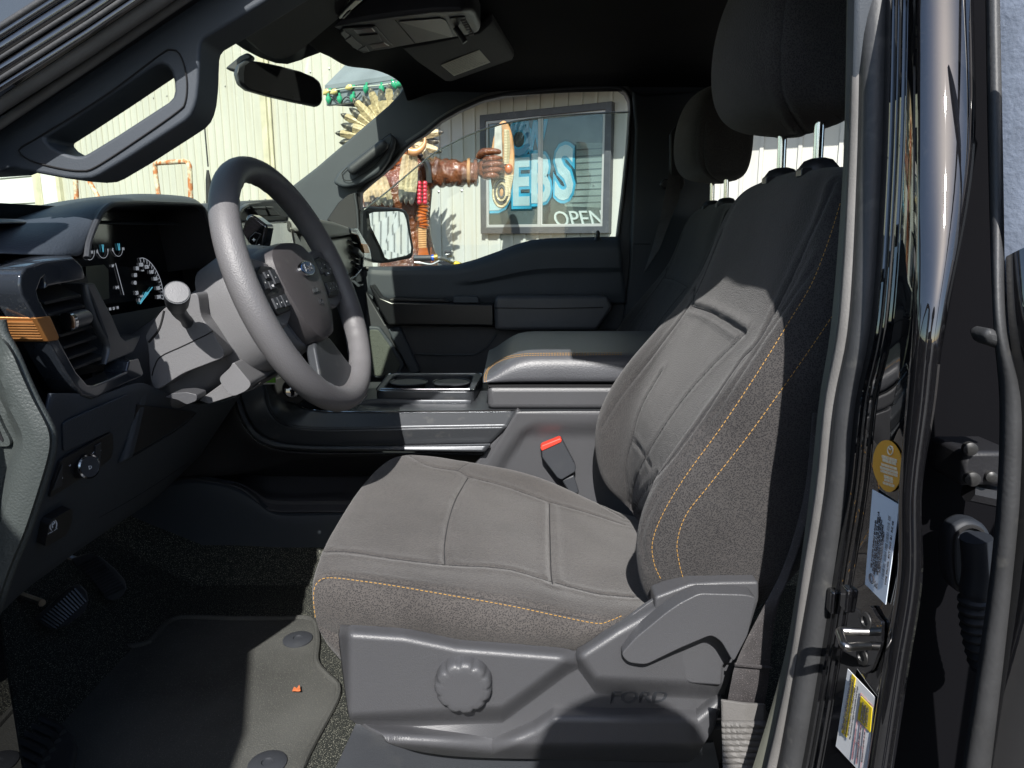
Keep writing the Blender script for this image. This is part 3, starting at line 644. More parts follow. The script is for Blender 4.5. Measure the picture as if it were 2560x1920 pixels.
for k in range(13):
    t = k / 12; a = hit(pa_, *cF((360 + 118 * t, 745 + 140 * t))[0]); b = hit(pa_, *cF((440 + 125 * t, 708 + 135 * t))[0])
    if a and b: r_.tube([a, b], .0020, 5)
r_.out('rib', M['satin'], pa_)
MB().tube([P(*cF((40, 860))[0], .58), P(*cF((190, 915))[0], .52)], .006, 8).out('pedal_arm', M['steel'], pb_)
MB().tube([P(*cF((250, 690))[0], .66), P(*cF((370, 730))[0], .64)], .006, 8).out('pedal_arm', M['steel'], pa_)
# tunnel side and console
TS = ruled('tunnel_side', cF((480, 470, .86), (700, 380, .86), (840, 342, .86), (950, 348, .86), (1060, 378, .86), (1150, 432, .86), (1220, 486, .86), (1300, 500, .86), (1480, 498, .86), (1900, 500, .86)),
      cF((480, 650, .89), (600, 720, .89), (780, 788, .89), (950, 790, .89), (1100, 790, .89), (1250, 790, .89), (1380, 790, .89), (1500, 790, .89), (1900, 800, .89)), M['pillar'], truck, n=60, m=14, fn=lambda s, t, u, v: .02 * math.exp(-(t / .06) ** 2))
ruled('tunnel_shelf', cF((820, 325, 1.0), (1000, 322, 1.0), (1200, 335, 1.0), (1400, 338, 1.0), (1640, 338, 1.0), (1900, 340, 1.0)), cF((840, 346, .87), (1060, 384, .87), (1150, 440, .87), (1222, 496, .87), (1480, 500, .87), (1900, 502, .87)), M['plas'], TS, n=40, m=12,
      fn=lambda s, t, u, v: -.02 * math.exp(-((t - .68) / .10) ** 2))
A_ = cI((205, 440), (232, 550), (262, 612), (300, 634), (352, 650), (440, 661), (560, 663), (900, 661), (1385, 656))
B_ = cI((112, 440), (133, 575), (150, 648), (183, 700), (255, 735), (400, 749), (600, 747), (900, 742), (1342, 735))
C_ = cI((-35, 470), (-5, 590), (25, 680), (75, 752), (135, 797), (235, 826), (400, 838), (700, 836), (1258, 825))
D_ = cI((-60, 480), (-30, 610), (2, 700), (55, 778), (120, 825), (220, 850), (400, 862), (700, 862), (1232, 866))
def yl(c, y0, y1): return [(p[0], p[1], y0 + (y1 - y0) * min(1, i / 4)) for i, p in enumerate(c)]
con = ruled('centre_console', yl(A_, .92, .825), yl(B_, .87, .80), M['satin'], truck, n=60, m=8, solid=.006)
ruled('console_trim', [(p[0], p[1] + 1, p[2] - .002) for p in yl(B_, .87, .80)], yl(C_, .84, .805), M['satin'], con, n=60, m=8, solid=.006)
ruled('console_rail', [(p[0], p[1] + 2, p[2] - .006) for p in yl(C_, .84, .805)], [(p[0], p[1], p[2] - .006) for p in yl(D_, .83, .80)], M['satin'], con, n=60, m=4, solid=.01)
for cc, y0, y1 in ((A_, .92, .825), (B_, .868, .798), (C_, .836, .80)):
    MB().tube([P(q.x, q.y, q.z) for q in spline(yl(cc, y0, y1), 60)], .0013, 6).out('edge_bead', M['chrome'] if cc is A_ else M['satin'], con)
ruled('console_lower', [(p[0], p[1] + 2, p[2] + .008) for p in yl(D_, .83, .80)], [(400, 1200, .83), (466, 1188, .83), (540, 1185, .83), (600, 1180, .84), (680, 1163, .85), (760, 1144, .85), (900, 1136, .85), (1050, 1134, .85), (1230, 1134, .85)], M['blk'], con, n=60, m=8)
ruled('console_underside', [(400, 1200, .85), (466, 1188, .85), (600, 1180, .86), (760, 1144, .87), (900, 1136, .87), (1400, 1134, .87)], cF((700, 420, 1.0), (1000, 325, 1.0), (1200, 335, 1.0), (1400, 340, 1.0), (1640, 338, 1.0), (2200, 340, 1.0)), M['blk'], con, n=30, m=5)
def sideY(s, t, u, v):
    cx = (u - 600) / .4973; cy = (v - 700) / .4973
    return .014 * sstep(700, 790, cy) * sstep(pl(cy, [(700, 1480), (760, 1400), (900, 1300), (1100, 1200)]), pl(cy, [(700, 1520), (760, 1450), (900, 1350), (1100, 1260)]), cx)
side = ruled('console_side_panel', cI((1390, 660, .80), (1600, 658, .80), (1800, 658, .80), (2300, 660, .80)), cI((1180, 1000, .81), (1500, 1250, .81), (1800, 1300, .81), (2300, 1300, .81)), M['plas'], con, n=50, m=30, fn=sideY)
slab('console_side_edge', cI((1395, 650), (1345, 733), (1262, 824), (1225, 875), (1180, 930), (1180, 1010), (1330, 900), (1450, 700)), M['plas'], con, Y=.806, thick=.02, bevel=.003)
# console deck, cup holders
deck = MB(); deck.box((-.04, .985, .365), (.68, .33, .03)); dk = deck.out('console_deck', M['satin'], con, bevel=.004)
z0 = .405
cx0 = PZ(*cI((640, 600))[0], z0).x; cx1 = PZ(*cI((1165, 600))[0], z0).x
fr = MB(); Yn, Yf = .925, 1.125
cup = slab('cup_holder_tray', [Vector((cx0, Yn, z0)), Vector((cx1, Yn, z0)), Vector((cx1 + .012, Yf, z0)), Vector((cx0 - .004, Yf, z0))], M['satin'], con, thick=.045, dirn=(0, 0, -1), bevel=.003, round_=.02,
   hole=[[Vector((cx0 + .012 + (cx1 - cx0 - .024) * a, Yn + .03 + (Yf - Yn - .045) * b, z0)) for a, b in rnd_] for rnd_ in [[(p.x, p.y) for p in rnd([Vector((0, 0)), Vector((1, 0)), Vector((1, 1)), Vector((0, 1))], .12)]]])
MB().tube(rnd([Vector((cx0, Yn, z0)), Vector((cx1, Yn, z0)), Vector((cx1 + .012, Yf, z0)), Vector((cx0 - .004, Yf, z0))], .02), .0016, 6, closed=True).out('tray_rim', M['chrome'], con)
MB().tube([Vector((cx0 + .01, Yn + .012, z0 + .001)), Vector((cx1 - .01, Yn + .012, z0 + .001))], .0022, 8).out('slot_edge', M['chrome'], con)
for t in (.27, .73):
    c = Vector((cx0 + (cx1 - cx0) * t, 1.03, z0)); g = MB(); g.lathe([(.043, -.002), (.040, -.002), (.036, -.022), (.030, -.024), (.001, -.0245)], c, (0, 0, 1), 32); g.out('cup_holder', M['blk'], con)
    g = MB(); g.tube([c + Vector((.042 * cos(a), .042 * sin(a), -.0015)) for a in [2 * pi * k / 32 for k in range(32)]], .0018, 6, closed=True); g.out('cup_ring', M['satin'], con)
ruled('tray_front', cI((560, 664, .905), (640, 600, .915), (900, 602, .915), (1162, 602, .915)), cI((560, 670, .905), (640, 664, .915), (900, 664, .915), (1152, 664, .915)), M['satin'], con, n=20, m=4)
MB().tube([P(*q, .86) for q in cI((572, 662), (640, 575))], .0015, 6).out('edge_bead', M['chrome'], con)
# armrest
def loft_x(xs, prof, m, name, parent, **k):
    rows = [[Vector((x, a[0], a[1])) for a in prof(x)] for x in xs]
    return closed_loft(rows).out(name, m, parent, **k)
def armprof(x):
    t = sstep(-.062, .03, x) ** .8; zt = .443 + .060 * t; f = .5 + .5 * t
    return [(.862, .430), (.8555, .438), (.855, lerp3(.436, .462, t)), (.8565 + .002, lerp3(.440, .478, t)), (.868, lerp3(.442, .4895, t)), (.884, lerp3(.444, .494, t)), (.93, zt - .006 * t), (1.05, zt), (1.17, zt - .002), (1.235, zt - .008 * t), (1.258, lerp3(.442, .475, t)), (1.262, .438), (1.256, .430)]
arm = loft_x([-.060, -.0585, -.052, -.040, -.022, .0, .03, .08, .15, .25, .40, .55, .60], armprof, M['leather'], 'armrest', truck, sub=1)
label(arm, 'padded centre armrest with gold stitched edge')
bx_ = MB().box((.27, 1.058, .4045), (.64, .40, .049)).out('storage_box', M['plas'], arm, bevel=.012, bseg=4)
MB().box((.27, 1.058, .4285), (.636, .396, .004)).out('seam_gap', M['seamk'], arm)
s2 = MB()
for dv in (0, 9): seam('x', arm, cI((1233 + dv, 528), (1228 + dv, 500), (1234 + dv, 468), (1256, 436 + dv), (1292, 408 + dv), (1340, 388 + dv), (1400, 376 + dv), (1460, 371 + dv), (1600, 369 + dv), (1760, 368 + dv), (1925, 367 + dv)), None, None, r=.00062, off=.0004, n=100, dash=(.0042, .0014), mb=s2)
s2.out('gold_stitching', M['gold'], arm)
MB().tube([P(*q, 1.02) for q in cI((0, 0))] * 2, .001)
# 4x4 control panel
cp = slab('drive_mode_panel', cI((155, 500), (232, 470), (322, 505), (338, 590), (300, 632), (200, 640), (170, 600)), M['blk'], con, Y=.87, thick=.02, bevel=.004, round_=.008)
kn = MB(); kn.lathe([(.020, 0), (.019, -.012), (.0165, -.014), (.001, -.014)], P(*cI((262, 545))[0], .868), (0, -1, -.05), 24); kn.lathe  # knob points at the driver
kn.v = kn.v; kno = MB().lathe([(.020, 0), (.019, .012), (.0165, .014), (.001, .014)], P(*cI((262, 545))[0], .868), (0.3, -1, .2), 24).out('mode_knob', M['gloss'], con)
mk = MB(); txt(mk, '4H', P(*cI((268, 520))[0], .852), (.9, 0, -.3), (.2, 0, 1), .010); txt(mk, '4A', P(*cI((292, 575))[0], .852), (.9, 0, -.3), (.2, 0, 1), .009); mk.out('knob_marks', M['white'], con)
M['green'] = mat('green_paper_tag', (.22, .62, .08), .6)
tg = slab('key_tag', cI((140, 505), (150, 480), (177, 478), (178, 516), (108, 516)), M['green'], None, Y=.62, thick=.002, bevel=0); label(tg, 'small bright green tag hanging behind the steering column', 'tag')
slab('tag_edge', cI((108, 517), (178, 517), (178, 524), (108, 524)), M['white'], tg, Y=.62, thick=.002, bevel=0)
# ================================================================== dashboard
dash = ruled('dashboard', [(130, 985, .155), (180, 985, .2), (260, 985, .26), (350, 960, .33), (400, 975, .40), (480, 1010, .52), (545, 1008, .62), (600, 990, .72)],
     [(-10, 1545, .155), (60, 1478, .22), (130, 1425, .28), (205, 1370, .35), (290, 1312, .45), (380, 1252, .58), (451, 1187, .75), (500, 1140, .82)], M['pillar'], truck, n=50, m=20, fn=lambda s, t, u, v: -.012 * sin(pi * min(1, t)) )
label(dash, 'dark dashboard around the steering column')
LN = [(-8, 800), (0, 835), (26, 883), (52, 944), (78, 1000), (102, 1045), (116, 1075), (120, 1100), (117, 1130), (101, 1190), (60, 1316), (18, 1420), (-25, 1545)]
def endY(s, t, u, v):
    cr_ = pl(v, [(940, 10), (1000, 30), (1090, 70), (1110, 66), (1330, 2), (1545, -60)]); return .022 * sstep(cr_ + 2, cr_ - 10, u)
M['endp'] = mat('pale_green_grey_panel', (.044, .052, .051), .5, bump=(420, .7), var=(5, .08))
rows = []
LS = spline([(a, b, .125) for a, b in LN], 60)
endp = MB().grid([[P(q.x - k, q.y + (0 if k < 60 else 0), .125 + endY(0, 0, q.x - k, q.y) + (.008 if k == 0 else 0)) for q in LS] for k in (0, 4, 12, 24, 36, 48, 60, 75, 90, 120, 160, 260)]).out('dash_end_panel', M['endp'], dash, solid=.006)
MB().tube([P(q.x + 9, q.y, .132) for q in LS], .0052, 12).out('end_bead', M['endp'], dash)
decal('end_vent', endp, cR((-40, 60), (0, 130), (62, 270), (128, 390), (128, 430), (100, 448), (-40, 446)), M['endp'], dash, t=.004, bevel=.0015, round_=.004)
decal('end_vent_slot', endp, cR((-20, 150), (20, 260), (66, 375), (60, 400), (-20, 330)), M['blk'], dash, t=.005)
# knee panel details
decal('coin_tray', dash, cR((600, 232), (640, 200), (1240, -60), (1262, -20), (1240, 120), (1200, 215), (1100, 290), (610, 505)), M['vinyl'], dash, t=.002, bevel=.001, round_=.006)
swp = decal('light_switch_panel', dash, cR((572, 585), (1070, 310), (1092, 330), (1096, 440), (1080, 560), (1030, 605), (462, 960), (500, 800)), M['blk'], dash, t=.003, bevel=.001, round_=.004)
kc2 = hit(dash, *cR((770, 660))[0]); kdir = Vector((.93, -.30, .12)).normalized()
kk = MB().lathe([(.0135, 0), (.0135, .012), (.0140, .016), (.0132, .0165)], kc2, kdir, 36).out('light_knob', M['blk'], dash)
MB().lathe([(.0141, .0155), (.0143, .0178), (.0124, .0186), (.0122, .017)], kc2, kdir, 36).out('knob_ring', M['chrome'], dash)
MB().lathe([(.0123, .016), (.0123, .0182), (.001, .0184)], kc2, kdir, 36).out('knob_face', M['plasd'], dash)
im = MB()
for q, s_ in (((880, 515), 'O'), ((880, 565), '='), ((880, 620), 'A'), ((650, 640), 'o'), ((958, 500), '+'), ((952, 605), '-'), ((566, 775), 'D')):
    h = hit(dash, *cR(q)[0], .0045)
    if h: txt(im, s_, h, Vector((.15, 1, 0)), (0, 0, 1), .006)
txt(im, 'D', kc2 + kdir * .0187 - Vector((0, 0, .003)), Vector((.3, .95, 0)), (0, 0, 1), .006)
im.out('switch_marks', M['white'], dash)
for a in (((930, 452), (985, 415), (985, 540), (925, 570)), ((925, 575), (985, 545), (978, 640), (915, 670)), ((550, 648), (605, 628), (600, 840), (508, 890))):
    decal('switch_button', swp, cR(*a), M['plasd'], dash, t=.0015, bevel=.0005)
br = decal('brake_release', dash, cR((395, 1200), (420, 1150), (615, 1040), (630, 1050), (628, 1180), (570, 1310), (370, 1415), (355, 1400)), M['blk'], dash, t=.010, bevel=.002, round_=.002)
pm = MB()
if br:
    txt_on(pm, br, 'PULL ON', cR((470, 1328))[0], cR((560, 1275))[0], asp=.0052, off=.0006, bold=.01)
    h = hit(br, *cR((518, 1222))[0], .0008); txt(pm, '(P)', h - Vector((0, 0, .004)), Vector((.1, 1, 0)), (0, 0, 1), .011)
    pm.out('brake_lettering', M['white'], dash)
# flat black patch standing in for the shaded recess right of the switch panel
decal('recess_shade_patch', dash, cR((1345, 40), (2000, 20), (1930, 120), (1780, 240), (1260, 560), (1240, 575)), M['blk'], dash, t=.001)
slab('panel_divider', cR((1330, -60), (1400, -60), (1300, 380), (1245, 600), (1130, 650), (1200, 470), (1270, 200)), M['pillar'], dash, Y=.345, thick=.02, bevel=.004)
s3 = MB(); seam('x', dash, cR((980, 1160), (1300, 980), (1600, 790), (1850, 620)), None, None, r=.0006, mb=s3); seam('x', dash, cR((1250, 585), (1500, 440), (1780, 270), (1930, 130)), None, None, r=.0018, mb=s3); s3.out('panel_seam', M['seamk'], dash)
# cluster hood
HOOD = [[(470, 425, .27), (400, 418, .25), (330, 412, .23), (-50, 392, .18), (-350, 390, .17)], [(484, 330, .285), (420, 322, .27), (330, 315, .25), (-50, 300, .21), (-350, 300, .22)], [(540, 195, .32), (470, 185, .32), (350, 190, .31), (0, 222, .33), (-250, 270, .36)],
 [(585, 145, .345), (520, 130, .35), (430, 128, .38), (200, 163, .42), (-50, 200, .50)], [(630, 128, .37), (590, 106, .385), (540, 98, .42), (400, 106, .50), (250, 118, .60)], [(780, 122, .47), (760, 94, .49), (735, 82, .52), (690, 73, .58), (640, 80, .70)],
 [(900, 125, .55), (890, 95, .57), (875, 80, .59), (850, 72, .65), (800, 82, .76)], [(1062, 132, .655), (1050, 108, .67), (1040, 94, .69), (1010, 83, .74), (960, 92, .84)], [(1112, 148, .69), (1106, 122, .70), (1096, 108, .72), (1070, 95, .76), (1020, 105, .86)],
 [(1145, 215, .70), (1152, 195, .715), (1150, 170, .74), (1130, 135, .78), (1100, 150, .88)], [(1190, 330, .71), (1212, 320, .73), (1222, 300, .76), (1230, 270, .82), (1230, 260, .92)], [(1240, 470, .72), (1268, 470, .74), (1285, 450, .78), (1295, 430, .84), (1300, 420, .92)]]
hood = MB().grid([[P(*cE(q)[0]) for q in r] for r in HOOD]).out('instrument_hood', M['vinyl'], dash, sub=2, solid=.006)
rimp = [P(*cE(r[0])[0]) for r in HOOD]; rimd = spline(rimp, 60)
MB().tube([p + Vector((.002, 0, -.001)) for p in rimd], .0035, 8).out('hood_edge', M['plasd'], dash)
inn = [Vector((-.612, p.y + (.012 if i < 25 else -.004), p.z - .012)) for i, p in enumerate(rimd)]
wall = MB().grid([rimd, [a.lerp(b, .5) for a, b in zip(rimd, inn)], inn]).out('hood_lining', M['blk'], dash, solid=.002)
scr = MB(); DX = -.606
face = [Vector((DX, y, z)) for y, z in ((.25, .50), (.78, .50), (.765, .768), (.28, .762))]
disp = slab('instrument_display', face, M['scr'], dash, thick=.01, dirn=(-1, 0, 0), bevel=0)
MB().add([P(*q) for q in cE((560, 760, .40), (1230, 640, .82), (1400, 560, .82), (1400, 900, .82), (560, 1000, .40))], [(0, 1, 2, 3, 4)]).out('cluster_apron', M['plasd'], dash, solid=.004)
lit = emis('lit_gauge_marks', (.75, .8, .9), .2); cy = emis('cyan_needle', (.10, .45, .62), .5)
def D2(q): return PX(q[0], q[1], DX + .002)
g = MB(); yx = Vector((0, 1, 0)); zx = Vector((0, 0, 1))
cen = D2(cJ((697, 945))[0]); 
for s_, q in (('100', (635, 690)), ('120', (693, 712)), ('140', (742, 765)), ('160', (783, 835)), ('180', (812, 932)), ('200', (820, 1022)), ('80', (597, 728)), ('60', (577, 798)), ('40', (573, 878)), ('20', (592, 982)), ('0', (618, 1060))):
    txt(g, s_, D2(cJ(q)[0]), yx, zx, .0088)
ARC = [(622, 640), (621, 605), (655, 602), (700, 622), (745, 665), (790, 730), (825, 805), (848, 880), (860, 950), (864, 1030)]
g.tube([D2(q) for q in cJ(*[(a.x, a.y) for a in spline([(x, y, 0) for x, y in ARC[1:]], 40)])], .00055, 5)
for a in spline([(x, y, 0) for x, y in ARC[1:]], 15):
    p = D2(cJ((a.x, a.y))[0]); g.tube([p, p + (cen - p).normalized() * .007], .0005, 4)
for s_, q in (('E', (180, 552)), ('F', (292, 535)), ('C', (342, 532)), ('H', (452, 520)), ('H', (127, 556)), ('30°', (343, 695)), ('N', (315, 1145)), ('D', (352, 1138)), ('M', (392, 1130)), ('[oil]', (388, 915)), ('mph', (640, 1005))):
    txt(g, s_, D2(cJ(q)[0]), yx, zx, .0062 if len(s_) == 1 else .0052)
txt(g, 'km/h', D2(cJ((652, 738))[0]), yx, zx, .0035)
for q0 in ((236, 510), (390, 495), (90, 525)):
    c = D2(cJ(q0)[0]); g.tube([c + Vector((0, .014 * cos(a), .013 * sin(a))) for a in [pi + pi * k / 10 for k in range(11)]], .0004, 4)
g.tube([D2(q) for q in cJ((368, 655), (455, 985))], .0005, 4)
g.out('gauge_marks', lit, dash)
g = MB(); g.tube([D2(q) for q in cJ((750, 905), (700, 970), (625, 1075))], .0008, 5); g.tube([D2(q) for q in cJ((685, 955), (625, 1060))], .0008, 5); g.add([D2(q) for q in cJ((690, 960), (718, 945), (712, 970), (632, 1072))], [(0, 1, 2, 3)])
for a, b in (((228, 460), (240, 540)), ((243, 462), (241, 540)), ((392, 450), (404, 522)), ((408, 450), (412, 520))): g.tube([D2(q) for q in cJ(a, b)], .0005, 4)
g.out('gauge_needle', cy, dash)
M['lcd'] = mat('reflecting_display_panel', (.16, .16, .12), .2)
slab('display_panel', [D2(q) for q in cJ((60, 690), (245, 672), (290, 720), (300, 1020), (250, 1032), (60, 1060))], M['lcd'], dash, thick=.0005, dirn=(1, 0, 0), bevel=0)
# side vent with glossy surround
vf = cO((990, 250), (950, 110), (850, 15), (500, 60), (300, 125), (236, 220), (230, 330), (252, 450), (400, 700), (560, 990), (750, 1330), (860, 1500), (950, 1610), (1080, 1650), (1480, 1460), (1640, 1395), (1662, 1350), (1600, 1175), (1490, 1205), (1460, 1330), (1270, 1420), (1080, 1492), (1010, 1480), (880, 1330), (700, 1000), (560, 690), (450, 490), (432, 400), (480, 270), (512, 240), (530, 300), (525, 390), (560, 350), (970, 268))
vent = plate('vent_surround', vf, M['piano'], dash, X=-.475, thick=.03, bevel=.004, bseg=4)
crease = cO((850, 12), (500, 56), (300, 122), (234, 220), (228, 330), (250, 450), (400, 700), (560, 990), (750, 1330), (860, 1500), (950, 1612), (1082, 1652))
outer = cO((780, -90), (430, -60), (100, 10), (-120, 120), (-160, 330), (-160, 500), (-60, 760), (60, 960), (300, 1370), (470, 1580), (640, 1700), (1082, 1700))
rows = [X3([(q.x, q.y) for q in spline([(a, b, 0) for a, b in crease], 40)], -.477), X3([(q.x, q.y) for q in spline([(a * .5 + c * .5, b * .5 + d * .5, 0) for (a, b), (c, d) in zip(crease, outer)], 40)], -.50), X3([(q.x, q.y) for q in spline([(a, b, 0) for a, b in outer], 40)], -.54)]
MB().grid(rows).out('vent_side', M['piano'], dash, solid=.004, sub=1)
def prox(pts, X): return X3(pts, X)
acc = slab('bronze_accent', prox(cO((580, 690), (688, 935), (672, 972), (560, 988), (410, 712)), -.4735), M['bronze'], dash, thick=.006, dirn=(-1, 0, 0), bevel=.0012)
# its side half follows the side face
def sidepx(u, v):
    t = 0
    return PX(u, v, -.4755 - .030 * min(1, max(0, (pl(v, [(794, 90), (854, 122)]) - u) / 100)))
acs = slab('bronze_accent', [sidepx(*q) for q in cO((412, 712), (562, 988), (330, 988), (100, 985), (60, 930), (-40, 700), (200, 706))], M['bronze'], dash, thick=.004, dirn=(0, 1, 0), bevel=.0012)
g = MB()
for k in range(7):
    y = 762 + k * 30; x0 = 20 + k * 14; x1 = 405 + k * 15
    g.tube([sidepx(*q) + Vector((0, -.0006, 0)) for q in cO((x0, y), (x1, y + 4))], .0016, 6)
g.out('accent_rib', M['bronze'], dash)
slab('cluster_side_trim', X3(cO((985, 312), (1090, 310), (1290, 690), (1395, 925), (1450, 975), (1600, 925), (1626, 898), (1610, 965), (1540, 1110), (1190, 1262), (1250, 1100), (1235, 930), (1075, 500)), -.487), M['satin'], dash, thick=.03, dirn=(-1, 0, 0), bevel=.003, bseg=3)
g = MB(); g.tube(X3([(q.x, q.y) for q in spline([(a, b, 0) for a, b in cO((975, 330), (1000, 480), (1062, 700), (1140, 870), (1212, 1000), (1222, 1100), (1190, 1250))], 30)], -.481), [.0035 + .002 * sin(pi * k / 29) for k in range(30)], 8, flat=.5); g.out('vent_edge', M['satin'], dash)
bk_ = slab('vent_duct', X3(cO((440, 300), (1000, 230), (1260, 1300), (800, 1400), (400, 500)), -.53), M['blk'], dash, thick=.01, dirn=(-1, 0, 0), bevel=0)
for a, b in (((515, 530), (935, 440)), ((560, 665), (975, 560)), ((690, 905), (1085, 792)), ((735, 1042), (1115, 920)), ((785, 1170), (1125, 1050)), ((840, 1290), (1180, 1160))):
    (q0, q1) = cO(a, b); A0, A1 = PX(q0[0], q0[1], -.487), PX(q1[0], q1[1], -.487)
    MB().prism([A0, A1, A1 + Vector((-.03, 0, .014)), A0 + Vector((-.03, 0, .014))], [p - Vector((0, 0, .0035)) for p in [A0, A1, A1 + Vector((-.03, 0, .014)), A0 + Vector((-.03, 0, .014))]]).out('vent_blade', M['blk'], dash, bevel=.001)
for a, b in (((755, 360), (820, 640)), ((870, 860), (950, 1140))):
    (q0, q1) = cO(a, b); MB().tube([PX(q0[0], q0[1], -.515), PX(q1[0], q1[1], -.515)], .008, 6, flat=.3).out('vent_fin', M['plasd'], dash)
q0, q1, q2 = cO((770, 762), (930, 705), (985, 700)); A0, A1 = PX(q0[0], q0[1], -.476), PX(q2[0], q2[1], -.478)
MB().tube([A0.lerp(A1, t) for t in (0, .02, .1, .9, .98, 1)], [.004, .0085, .0095, .0095, .0085, .004], 14).out('vent_tab', M['satin'], dash)
MB().tube([A0.lerp(A1, t) for t in (-.04, -.02, .12, .14)], [.006, .0103, .0103, .008], 14).out('tab_cap', M['chrome'], dash)
# centre screen
cs = slab('screen_hood', [PX(*q, -.50) for q in cK((383, 600), (400, 540), (440, 480), (500, 440), (560, 425), (900, 400), (1000, 560), (1010, 640), (640, 655), (430, 655))], M['plasd'], dash, thick=.14, dirn=(-1, 0, -.05), bevel=.006, bseg=3)
bz = plate('centre_screen', cK((420, 640), (940, 630), (1040, 1080), (1100, 1250), (560, 1250)), M['scr'], dash, X=-.49, thick=.02, bevel=.003)
M['refl'] = mat('reflection_tinted_screen_glass', (.24, .235, .20), .06, spec=1.0, coat=1)  # pale base colour imitates the bright wall mirrored in the screen
sg = plate('reflection_tinted_screen_glass', cK((640, 668), (925, 652), (1015, 1085), (1040, 1200), (600, 1200)), M['refl'], dash, X=-.486, thick=.002, bevel=0)
M['pale0'] = mat('pale_screen_edge', (.22, .22, .20), .3)
plate('screen_bezel', cK((955, 700), (985, 720), (1165, 1090), (1180, 1200), (1060, 1180), (1030, 1090)), M['pale0'], dash, X=-.484, thick=.02, bevel=.003)
for a in (((545, 500), (680, 500), (715, 580), (610, 590)), ((690, 498), (760, 496), (850, 575), (735, 582))):
    plate('dash_button', cK(*a), M['blk'], dash, X=-.488, thick=.012, bevel=.003)
    plate('button_strip', [(q[0] - 1, q[1] - 4) for q in cK(a[0], a[1], (a[1][0] + 12, a[1][1] + 18), (a[0][0] + 12, a[0][1] + 18))], M['satin'], dash, X=-.484, thick=.006, bevel=.001)
plate('screen_hood_trim', cK((388, 590), (440, 500), (520, 450), (640, 440), (640, 452), (530, 468), (460, 512), (402, 600)), M['satin'], dash, X=-.485, thick=.01, bevel=.001)
# dash top across the car + passenger side
top_rows = []
for Y, x0, z0_, x1 in ((.16, -.52, .735, -.90), (.40, -.60, .745, -.95), (.72, -.57, .745, -.98), (.80, -.53, .752, -1.0), (1.10, -.53, .752, -1.0), (1.16, -.52, .76, -1.0), (1.40, -.51, .765, -.98), (1.62, -.49, .755, -.92), (1.70, -.49, .73, -.9)):
    top_rows.append([Vector((x0, Y, z0_)), Vector((x0 - .03, Y, z0_ + .006)), Vector(((x0 + x1) / 2, Y, z0_ + .0)), Vector((x1, Y, z0_ - .05))])
wgrid('dash_top', top_rows, M['vinyl'], dash, sub=1)
MB().box((-.75, .93, .52), (.28, 1.52, .36)).out('dash_core', M['blk'], dash)
M['pale'] = mat('pale_brushed_dash_face', (.24, .24, .215), .38, metal=.2, bump=(300, .3), var=(30, .08))
pf = slab('passenger_dash_face', [PX(*q, -.49) for q in cK((1040, 760), (1290, 830), (1560, 790), (1640, 900), (1650, 1060), (1600, 1160), (1500, 1210), (1250, 1220), (1040, 1100))], M['pale'], dash, thick=.05, dirn=(-1, 0, 0), bevel=.006, bseg=3)
slab('passenger_dash_pad', [PX(*q, -.47) for q in cK((1040, 590), (1190, 600), (1400, 640), (1560, 700), (1650, 730), (1560, 780), (1290, 825), (1040, 750))], mat('sun_lightened_dash_pad', (.13, .135, .13), .5, bump=(420, .4)), dash, thick=.10, dirn=(-1, 0, .02), bevel=.010, bseg=4)  # pad's grey base is lightened to stand in for sunlight on it
slab('passenger_vent_surround', [PX(*q, -.465) for q in cK((1560, 700), (1640, 705), (1690, 790), (1760, 900), (1800, 1120), (1802, 1220), (1700, 1270), (1540, 1290), (1500, 1240), (1620, 1200), (1690, 1120), (1700, 980), (1660, 830), (1640, 780), (1570, 760))], M['piano'], dash, thick=.05, dirn=(-1, 0, 0), bevel=.005, bseg=3)
slab('passenger_vent_duct', [PX(*q, -.49) for q in cK((1565, 790), (1650, 790), (1710, 980), (1690, 1130), (1620, 1190), (1600, 900))], M['blk'], dash, thick=.03, dirn=(-1, 0, 0), bevel=0)
for k in range(6):
    y = 850 + k * 55; x = 1585 + (k * 9)
    A0, A1 = [PX(*q, -.475) for q in cK((x, y), (x + 72, y + 18))]; MB().prism([A0, A1, A1 + Vector((-.02, 0, .01)), A0 + Vector((-.02, 0, .01))], [p - Vector((0, 0, .003)) for p in [A0, A1, A1 + Vector((-.02, 0, .01)), A0 + Vector((-.02, 0, .01))]]).out('vent_blade', M['plasd'], dash)
slab('bronze_accent', [PX(*q, -.458) for q in cK((1685, 870), (1735, 875), (1762, 962), (1708, 965))], M['bronze'], dash, thick=.01, dirn=(-1, 0, 0), bevel=.001)
MB().tube([PX(*q, -.47) for q in cK((1615, 935), (1665, 985))], .010, 10).out('vent_tab', M['satin'], dash)
slab('centre_vent', [PX(*q, -.48) for q in cK((1190, 1080), (1250, 1180), (1330, 1300), (1420, 1420), (1380, 1500), (1200, 1250))], M['blk'], dash, thick=.04, dirn=(-1, 0, 0), bevel=.003)
slab('chrome_corner', [PX(*q, -.455) for q in cK((1540, 1262), (1600, 1245), (1655, 1290), (1700, 1285), (1690, 1300), (1640, 1318), (1590, 1270))], M['chrome'], dash, thick=.01, dirn=(-1, 0, 0), bevel=.001)
slab('glove_box', [PX(*q, -.52) for q in cK((1250, 1250), (1500, 1260), (1760, 1300), (1750, 1600), (1900, 2600), (1500, 2600), (1300, 1700))], M['blk'], dash, thick=.08, dirn=(-1, 0, 0), bevel=.01)
